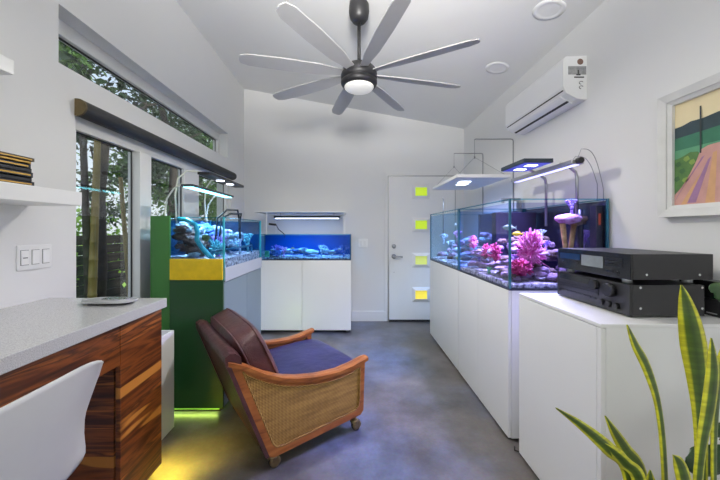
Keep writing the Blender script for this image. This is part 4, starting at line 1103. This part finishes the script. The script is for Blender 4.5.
for hy, hx, zt, lab in ((3.08, 1.17, 2.145, 'thin bent grey rod nearer the camera, holding the cables of the hanging light'), (3.80, 1.20, 2.18, 'thin bent grey rod nearer the door, holding the cables of the hanging light')):
    b = MB(); b.tube([(1.542, hy, .92), (1.542, hy, zt-.02), (1.536, hy, zt-.004), (1.52, hy, zt), (hx+.01, hy, zt), (hx, hy, zt-.006)], .0055, 8)
    tag(b.build('hanging_rod', M['conduit']), lab, 'rod')
b = MB(); b.tube([(1.10, 3.90, 1.20), (1.10, 3.90, 1.65), (1.10, 3.93, 1.66)], .006, 8); tag(b.build('support_post', M['conduit']), 'short grey post rising behind the farther right-hand tank', 'post')
b = MB(); b.box(1.36, 1.52, 2.90, 2.94, 1.535, 1.56, .002); b.box(1.50, 1.52, 2.90, 2.94, 1.44, 1.535, .002); b.box(1.36, 1.375, 2.90, 2.94, 1.515, 1.535, .002); b.box(1.50, 1.520, 2.885, 2.90, .95, 1.535)
tag(b.build('rim_bracket', M['steel']), 'grey clamp bracket on the rear rim between the two right-hand tanks', 'bracket')

# near right tank: LED panel and LED bar on bent posts
s7 = thing('panel_light', 'square blue panel light with bright lamps over the large aquarium', 'aquarium light', (1.19, 2.22, 1.71))
b = MB(); b.box(1.095, 1.285, 2.05, 2.37, 1.703, 1.730, .004); b.build('housing', M['hose'], s7)
b = MB(); b.box(1.105, 1.275, 2.06, 2.36, 1.7005, 1.7028); b.build('blue_diffuser', M['led_blue'], s7)
for yy in (2.14, 2.28):
    b = MB(); b.box(1.155, 1.225, yy-.022, yy+.022, 1.698, 1.7003); b.build('led_cluster', M['led_white'], s7)
b = MB(); b.tube([(1.49, 2.47, 1.30), (1.49, 2.47, 1.62), (1.478, 2.46, 1.66), (1.40, 2.42, 1.695), (1.25, 2.33, 1.722)], .010, 10); b.build('bent_post', M['steel'], s7)
led_area((1.19, 2.21, 1.693), (0, math.radians(30), 0), 38, (.58, .54, 1.0), .17, .30, math.radians(115))
s8 = thing('bar_light', 'long violet bar light on a bent post over the large aquarium', 'aquarium light', (1.36, 2.3, 1.68))
b = MB(); b.box(1.33, 1.405, 1.945, 2.70, 1.672, 1.700, .006); b.build('housing', M['steel'], s8)
b = MB(); b.box(1.355, 1.385, 1.96, 2.685, 1.668, 1.6718); b.build('led_strip', M['led_violet'], s8)
b = MB(); b.lathe([(.016, -.02), (.020, -.012), (.020, .012), (.016, .02)], 16, (1.37, 1.935, 1.690), 'y'); b.build('end_knob', M['black'], s8)
b = MB(); b.tube([(1.49, 2.13, 1.30), (1.49, 2.13, 1.62), (1.482, 2.13, 1.655), (1.43, 2.12, 1.69), (1.36, 2.10, 1.708)], .010, 10); b.build('bent_post', M['steel'], s8)
led_area((1.37, 2.3, 1.660), (0, math.radians(22), 0), 16, (.62, .57, 1.0), .05, .70, math.radians(100))
for i, (y0, x0, zt, ze) in enumerate(((2.02, 1.40, 1.735, 1.46), (1.97, 1.40, 1.77, 1.42))):
    b = MB(); pts = [(x0-.02, y0, 1.703)]
    for k in range(13):
        a = PI*(1-k/12.0)*.62-.10; pts.append((x0+.005+.137*(k/12.0)**.8, y0, ze+.10+(zt-ze-.10)*math.cos((k/12.0)**1.4*PI*.5)))
    pts.append((1.542, y0, ze)); b.tube(pts, .0022, 6)
    tag(b.build('power_cable', M['conduit']), ['thin grey cable arching from the bar light to the wall', 'thin grey cable arching highest over the large aquarium'][i], 'cable')

# ------------------------------------------------------------------ stereo
cdp = thing('cd_player', 'black disc player on top of the receiver, with a grey display', 'cd player', (1.30, 1.53, 1.047))
X0, X1, Ya, Yb, Z0, Z1 = 1.125, 1.460, 1.297, 1.757, 1.068, 1.172
b = MB(); b.box(X0+.012, X1, Ya, Yb, Z0, Z1, .0015); b.build('case', M['hifi'], cdp)
b = MB(); b.box(X0, X0+.0118, Ya, Yb, Z0-.002, Z1, .002); b.build('front_panel', M['hifi_top'], cdp)
def fr(name, m, t, x, ya, yb, z0, z1, d=.002, bev=.0005): 
    b = MB(); b.box(x-d, x, ya, yb, z0, z1, bev); return b.build(name, M[m], t)
fr('disc_tray', 'tray_reflect', cdp, X0, 1.585, 1.735, 1.120, 1.150, .003); fr('tray_button', 'button', cdp, X0, 1.70, 1.715, 1.098, 1.106); fr('power_button', 'button', cdp, X0, 1.60, 1.612, 1.098, 1.106)
fr('display', 'display', cdp, X0, 1.440, 1.575, 1.098, 1.150)
for k in range(3): fr('button_row', 'button', cdp, X0, 1.335, 1.425, 1.112+k*.014, 1.122+k*.014, .003)
fr('headphone_panel', 'button', cdp, X0, 1.385, 1.425, 1.085, 1.095)
b = MB(); b.lathe([(.006, 0), (.006, .004)], 12, (X0-.004, 1.36, 1.089), 'x'); b.build('headphone_jack', M['button'], cdp)
for x, z in ((1.19, 1.088), (1.405, 1.088)):
    b = MB(); b.lathe([(.005, 0), (.005, .0012)], 12, (x, Ya-.0012, z), 'y'); b.build('side_screw', M['chrome'], cdp)
for x in (1.165, 1.42):
    for y in (1.36, 1.71):
        b = MB(); b.lathe([(.017, 1.0468), (.018, 1.067)], 16, (x, y, 0)); b.build('foot', M['silver'], cdp)
rc = thing('receiver', 'black stereo receiver with two large knobs standing on the white cabinet', 'receiver', (1.28, 1.53, .914))
X0, X1, Ya, Yb, Z0, Z1 = 1.121, 1.425, 1.297, 1.757, .921, 1.046
b = MB(); b.box(X0+.014, X1, Ya, Yb, Z0, Z1, .0015); b.build('case', M['hifi'], rc)
b = MB(); b.box(X0, X0+.0138, Ya, Yb, Z0-.003, Z1, .003); b.build('front_panel', M['hifi'], rc)
fr('display_window', 'hifi_top', rc, X0, 1.515, 1.735, 1.012, 1.040, .0015)
b = MB(); b.lathe([(.020, -.020), (.022, -.018), (.023, 0)], 24, (X0, 1.478, 1.018), 'x'); b.build('volume_knob', M['button'], rc)
b = MB(); b.lathe([(.026, -.024), (.029, -.021), (.030, 0)], 28, (X0, 1.388, 1.010), 'x'); b.build('large_volume_knob', M['button'], rc)
for y in (1.435, 1.395, 1.355):
    b = MB(); b.lathe([(.011, -.016), (.0125, -.014), (.013, 0)], 16, (X0, y, .948), 'x'); b.build('tone_knob', M['button'], rc)
for k, zz in enumerate((.992, .978)): fr('button_strip', 'button', rc, X0, 1.46, 1.735, zz-.004, zz+.004, .003)
for k in range(8): fr('preset_button', 'button', rc, X0, 1.475+k*.032, 1.497+k*.032, .952, .959, .003)
fr('power_button', 'button', rc, X0, 1.722, 1.742, .945, .960, .004)
for x, z in ((1.165, 1.036), (1.165, .952), (1.415, 1.036), (1.415, .952)):
    b = MB(); b.lathe([(.005, 0), (.005, .0012)], 12, (x, Ya-.0012, z), 'y'); b.build('side_screw', M['chrome'], rc)
for x in (1.16, 1.40):
    for y in (1.36, 1.71):
        b = MB(); b.lathe([(.018, .9145), (.018, .9205)], 16, (x, y, 0)); b.build('foot', M['rubber'], rc)
spk = thing('speaker', 'small black speaker box at the wall end of the white cabinet', 'speaker', (1.52, 1.36, .914))
b = MB(); b.box(1.480, 1.545, 1.27, 1.46, .9145, .985, .003); b.build('lower_box', M['hifi'], spk)
b = MB(); b.box(1.483, 1.545, 1.272, 1.458, .987, 1.058, .003); b.build('upper_box', M['hifi_top'], spk)
fr('name_plate', 'silver', spk, 1.48, 1.30, 1.34, .925, .929, .001, 0)
b = MB(); b.tube([(.945, 1.87, .004), (.93, 1.84, .004), (.945, 1.80, .02), (.9655, 1.815, .10)], .004, 8); tag(b.build('floor_cable', M['rubber']), 'short black cable on the floor between the white cabinets', 'cable')

# ------------------------------------------------------------------ plants
def blade_leaf(parent, pts, hws, Ys, twist=0.0, mat='snake', name='leaf'):
    ctr = [P(x, y, d) for (x, y), d in zip(pts, Ys)]
    ws = [h*d/F for h, d in zip(hws, Ys)]
    n = len(ctr)-1
    def cr(arr, t):
        i = min(int(t*n), n-1); f = t*n-i
        p = [arr[min(max(i+d, 0), n)] for d in (-1, 0, 1, 2)]
        return .5*((p[1]*2)+(p[2]-p[0])*f+(p[0]*2-p[1]*5+p[2]*4-p[3])*f*f+(p[1]*3-p[0]-p[2]*3+p[3])*f**3)
    def fn(u, v):
        c = cr(ctr, v); w_ = max(.0004, cr(ws, v)); s = 2*u-1
        d = (cr(ctr, min(1, v+.02))-cr(ctr, max(0, v-.02))).normalized()
        a = d.cross(Vector((0, 1, 0))).normalized()
        a = (Matrix.Rotation(twist, 3, d) @ a)
        nn = a.cross(d)
        return c+a*(-s)*w_+nn*(.28*w_*(s*s))
    b = MB(); b.grid(fn, 8, 28)
    o = b.build(name, M[mat], parent)
    md = o.modifiers.new('thick', 'SOLIDIFY'); md.thickness = .0035; md.offset = 0
    return o
snake = thing('snake_plant', 'snake plant with yellow edged sword leaves in front of the white cabinet', 'potted plant', (.86, .84, 0))
b = MB(); b.lathe([(.105, 0), (.115, .01), (.14, .28), (.156, .455), (.160, .468), (.150, .468), (.146, .44), (.02, .438)], 32, (.86, .84, 0)); b.build('pot', M['pot'], snake)
b = MB(); b.lathe([(.144, .439), (.13, .447), (.01, .452)], 24, (.86, .84, 0)); b.build('soil', M['soil'], snake)
LV = [([(640, 550), (628, 472), (610, 450), (582, 426), (556, 408)], [4, 5.5, 6.5, 4, .4], [.80, .78, .74, .70, .66]),
      ([(668, 550), (665, 460), (659, 405), (648, 368), (636, 345), (627, 325)], [4, 4, 4.2, 5.6, 4.4, .4], [.82, .82, .81, .80, .79, .78]),
      ([(702, 550), (702, 460), (701, 415), (699, 378), (695, 345), (690, 318), (685, 298), (681, 285)], [4.5, 5, 6.2, 9, 10.8, 8.6, 4.6, .4], [.87, .88, .88, .88, .88, .87, .87, .86]),
      ([(694, 550), (701, 460), (710, 410), (714, 375), (713, 355), (711, 338)], [4.5, 5, 7, 6.5, 4, .4], [.80, .80, .80, .80, .80, .80]),
      ([(655, 550), (644, 476), (628, 452), (616, 434), (605, 416)], [4, 6, 7, 5, .4], [.86, .86, .85, .84, .83]),
      ([(648, 550), (640, 482), (626, 464), (614, 452), (604, 443)], [4, 6, 6, 4, .4], [.78, .76, .75, .74, .73]),
      ([(693, 550), (688, 495), (684, 475), (679, 462), (673, 455)], [5, 7, 7, 5, .4], [.76, .76, .76, .76, .76]),
      ([(716, 550), (715, 460), (717, 410), (721, 370), (727, 335)], [4, 4, 6, 7, .4], [.86, .87, .88, .89, .90]),
      ([(656, 550), (653, 495), (651, 482), (650, 470)], [4, 5, 4, .4], [.80, .80, .80, .80])]
for i, (p, h, y) in enumerate(LV): blade_leaf(snake, p, h, y, .35*math.sin(i*2.1))
rp = thing('rubber_plant', 'plant with broad dark green leaves at the right edge behind the snake plant', 'potted plant', (1.22, .98, 0))
b = MB(); b.lathe([(.09, 0), (.10, .01), (.13, .33), (.14, .345), (.128, .345), (.125, .32), (.02, .318)], 28, (1.22, .98, 0)); b.build('pot', M['pot'], rp)
b = MB(); b.lathe([(.124, .319), (.02, .326)], 20, (1.22, .98, 0)); b.build('soil', M['soil'], rp)
b = MB(); b.tube([(1.22, .98, .322), (1.20, .985, .6), (1.225, .98, .9), (1.21, .975, 1.12)], [.013, .011, .009, .006], 8); b.build('stem', M['bark'], rp)
for pts, hw, ys in [([(752, 455), (735, 456), (712, 462), (694, 462), (686, 458)], [1, 9, 14, 11, .5], [.98]*5), ([(764, 330), (750, 310), (733, 296), (716, 290), (711, 292)], [1, 8, 11, 7, .5], [.98]*5),
                    ([(756, 470), (740, 445), (722, 432), (712, 437)], [1, 7, 8, .5], [.96]*4), ([(756, 400), (775, 380), (800, 370), (815, 375)], [1, 12, 12, .5], [.98]*4), ([(762, 320), (768, 295), (785, 275), (800, 268)], [1, 10, 10, .5], [.97]*4)]:
    blade_leaf(rp, pts, hw, ys, .2, 'rubberleaf')

# ------------------------------------------------------------------ the garden outside the left windows
b = MB(); b.box(-14, -1.68, -2, 20, -.14, -.06); struct(b.build('ground', M['ground']))
fn_ = thing('garden_fence', 'dark horizontal board fence in the garden beyond the big window', 'fence', (-4.2, 8, -.06))
b = MB()
for k in range(8): b.box(-4.22, -4.20, 1.5, 15, -.05+k*.155, .095+k*.155, .003)
b.build('boards', M['fence'], fn_)
for k in range(7):
    b = MB(); b.box(-4.30, -4.22, 2+k*2.0, 2.09+k*2.0, -.06, 1.22); b.build('post', M['fence'], fn_)
def bamboo(x, y, lean, h, r, mat, label):
    b = MB(); pts, rs = [], []
    n = int(h/.17)
    for i in range(n+1):
        t_ = i/n; c = Vector((x+lean[0]*t_*h, y+lean[1]*t_*h, -.06+h*t_))
        for dz, k in ((-.008, 1.0), (0, 1.14), (.008, 1.0)):
            pts.append(c+Vector((0, 0, dz))); rs.append(r*k*(1-.3*t_))
    b.tube(pts, rs, 10); tag(b.build('bamboo_cane', M[mat]), label, 'bamboo', None)
bamboo(-2.55, 3.10, (-.01, .055), 2.25, .042, 'bamboo', 'thick tan bamboo cane leaning right outside the first window pane')
bamboo(-2.60, 3.18, (-.02, -.02), 2.3, .040, 'bark', 'dark upright bamboo cane close behind the leaning tan one')
bamboo(-2.55, 3.72, (0, -.11), 1.9, .030, 'bamboo', 'thin golden bamboo cane leaning left outside the first window pane')
bamboo(-2.5, 3.62, (.0, .01), 2.3, .045, 'bamboog', 'upright green bamboo cane by the window post')
bamboo(-2.9, 3.30, (.0, -.05), 1.4, .030, 'bamboo', 'short tan bamboo cane low outside the first window pane')
def tree(label, x, y, h, r, seed, mat, nleaf, zr, rad, name='garden_tree'):
    rg = random.Random(seed); t = thing(name, label, 'tree', (x, y, -.06))
    b = MB()
    path = [Vector((x+rg.uniform(-.06, .06)*i, y+rg.uniform(-.08, .08)*i, -.06+h*i/6)) for i in range(7)]
    b.tube(path, [r*(1-.1*i) for i in range(7)], 9)
    for k in range(8):
        p = path[rg.randrange(2, 6)]; d = Vector((rg.uniform(-.5, 1), rg.uniform(-1, 1), rg.uniform(.2, .8)))*rad*.8
        b.tube([p, p+d*.5+Vector((0, 0, .1)), p+d], [r*.35, r*.22, r*.08], 6)
    b.build('trunk', M['bark'], t)
    b = MB()
    cl = [Vector((rg.gauss(0, .45)*rad, rg.gauss(0, .5)*rad, 0)) for _ in range(26)]
    for c in cl: c.z = rg.uniform(*zr)
    for i in range(nleaf):
        c = cl[rg.randrange(len(cl))]; p = Vector((x, y, 0))+c+Vector((rg.gauss(0, .17), rg.gauss(0, .17), rg.gauss(0, .16)))*rad*.8
        if p.x > -2.0: continue
        d = Vector((rg.gauss(0, 1), rg.gauss(0, 1), rg.gauss(-.4, .7))).normalized(); a = d.orthogonal().normalized(); a = Matrix.Rotation(rg.uniform(0, 6.28), 3, d) @ a
        l = rg.uniform(.08, .17); w_ = l*.20
        b.face(b.verts([p, p+d*l*.5+a*w_, p+d*l, p+d*l*.5-a*w_]))
    o = b.build('foliage', M[mat], t, fix=False); o['kind'] = 'stuff'
TR = [(-3.2, 4.0, 5.2, .07, 'gleaf_a', 3900, (2.3, 4.6), .9, 'dark leafy tree nearest the first window pane'),
      (-5.6, 5.2, 5.5, .11, 'gleaf_b', 3900, (2.2, 5.0), 1.2, 'pale green tree behind the fence, seen through the first pane'),
      (-3.4, 6.0, 5.5, .09, 'gleaf_a', 4500, (1.7, 4.9), 1.1, 'dark leafy tree by the window post, in front of the fence'),
      (-5.4, 8.2, 5.8, .11, 'gleaf_a', 4500, (1.2, 5.2), 1.3, 'dense dark tree behind the fence, seen through the second pane'),
      (-3.3, 7.8, 5.0, .08, 'gleaf_b', 3900, (1.4, 4.8), 1.0, 'light leafed tree in front of the fence at the second pane'),
      (-3.6, 10.2, 5.8, .10, 'gleaf_a', 4800, (1.2, 5.2), 1.2, 'dark tree seen through the last window pane'),
      (-6.4, 11.5, 6.0, .12, 'gleaf_b', 4500, (1.5, 5.5), 1.5, 'farthest light green tree behind the fence'),
      (-3.0, 2.9, 5.2, .06, 'gleaf_b', 3300, (3.0, 4.9), .8, 'light green tree seen at the near end of the high narrow window')]
for i, (x, y, h, r, m, n, zr, rad, lab) in enumerate(TR): tree(lab, x, y, h, r, 100+i, m, n, zr, rad)
for i, (x, y, lab) in enumerate([(-5.2, 5.4, 'bright green bush above the fence in the first pane'), (-5.3, 6.6, 'bright green bush above the fence, further along')]):
    rg = random.Random(200+i); b = MB()
    for k in range(1800):
        d = Vector((rg.gauss(0, .45), rg.gauss(0, .5), abs(rg.gauss(0, .55)))); p = Vector((x, y, .3))+d*Vector((1, 1, 1)).x
        dd = Vector((rg.gauss(0, 1), rg.gauss(0, 1), rg.gauss(0, 1))).normalized(); a = dd.orthogonal().normalized(); l = rg.uniform(.06, .12)
        b.face(b.verts([p, p+dd*l*.5+a*l*.3, p+dd*l, p+dd*l*.5-a*l*.3]))
    t = thing('garden_bush', lab, 'bush', (x, y, -.06)); o = b.build('foliage', M['gleaf_c'], t, fix=False); o['kind'] = 'stuff'
    b = MB(); 
    for k in range(5): b.tube([(x, y, -.06), (x+rg.uniform(-.3, .3), y+rg.uniform(-.3, .3), .7)], [.02, .01], 6)
    b.build('stems', M['bark'], t)
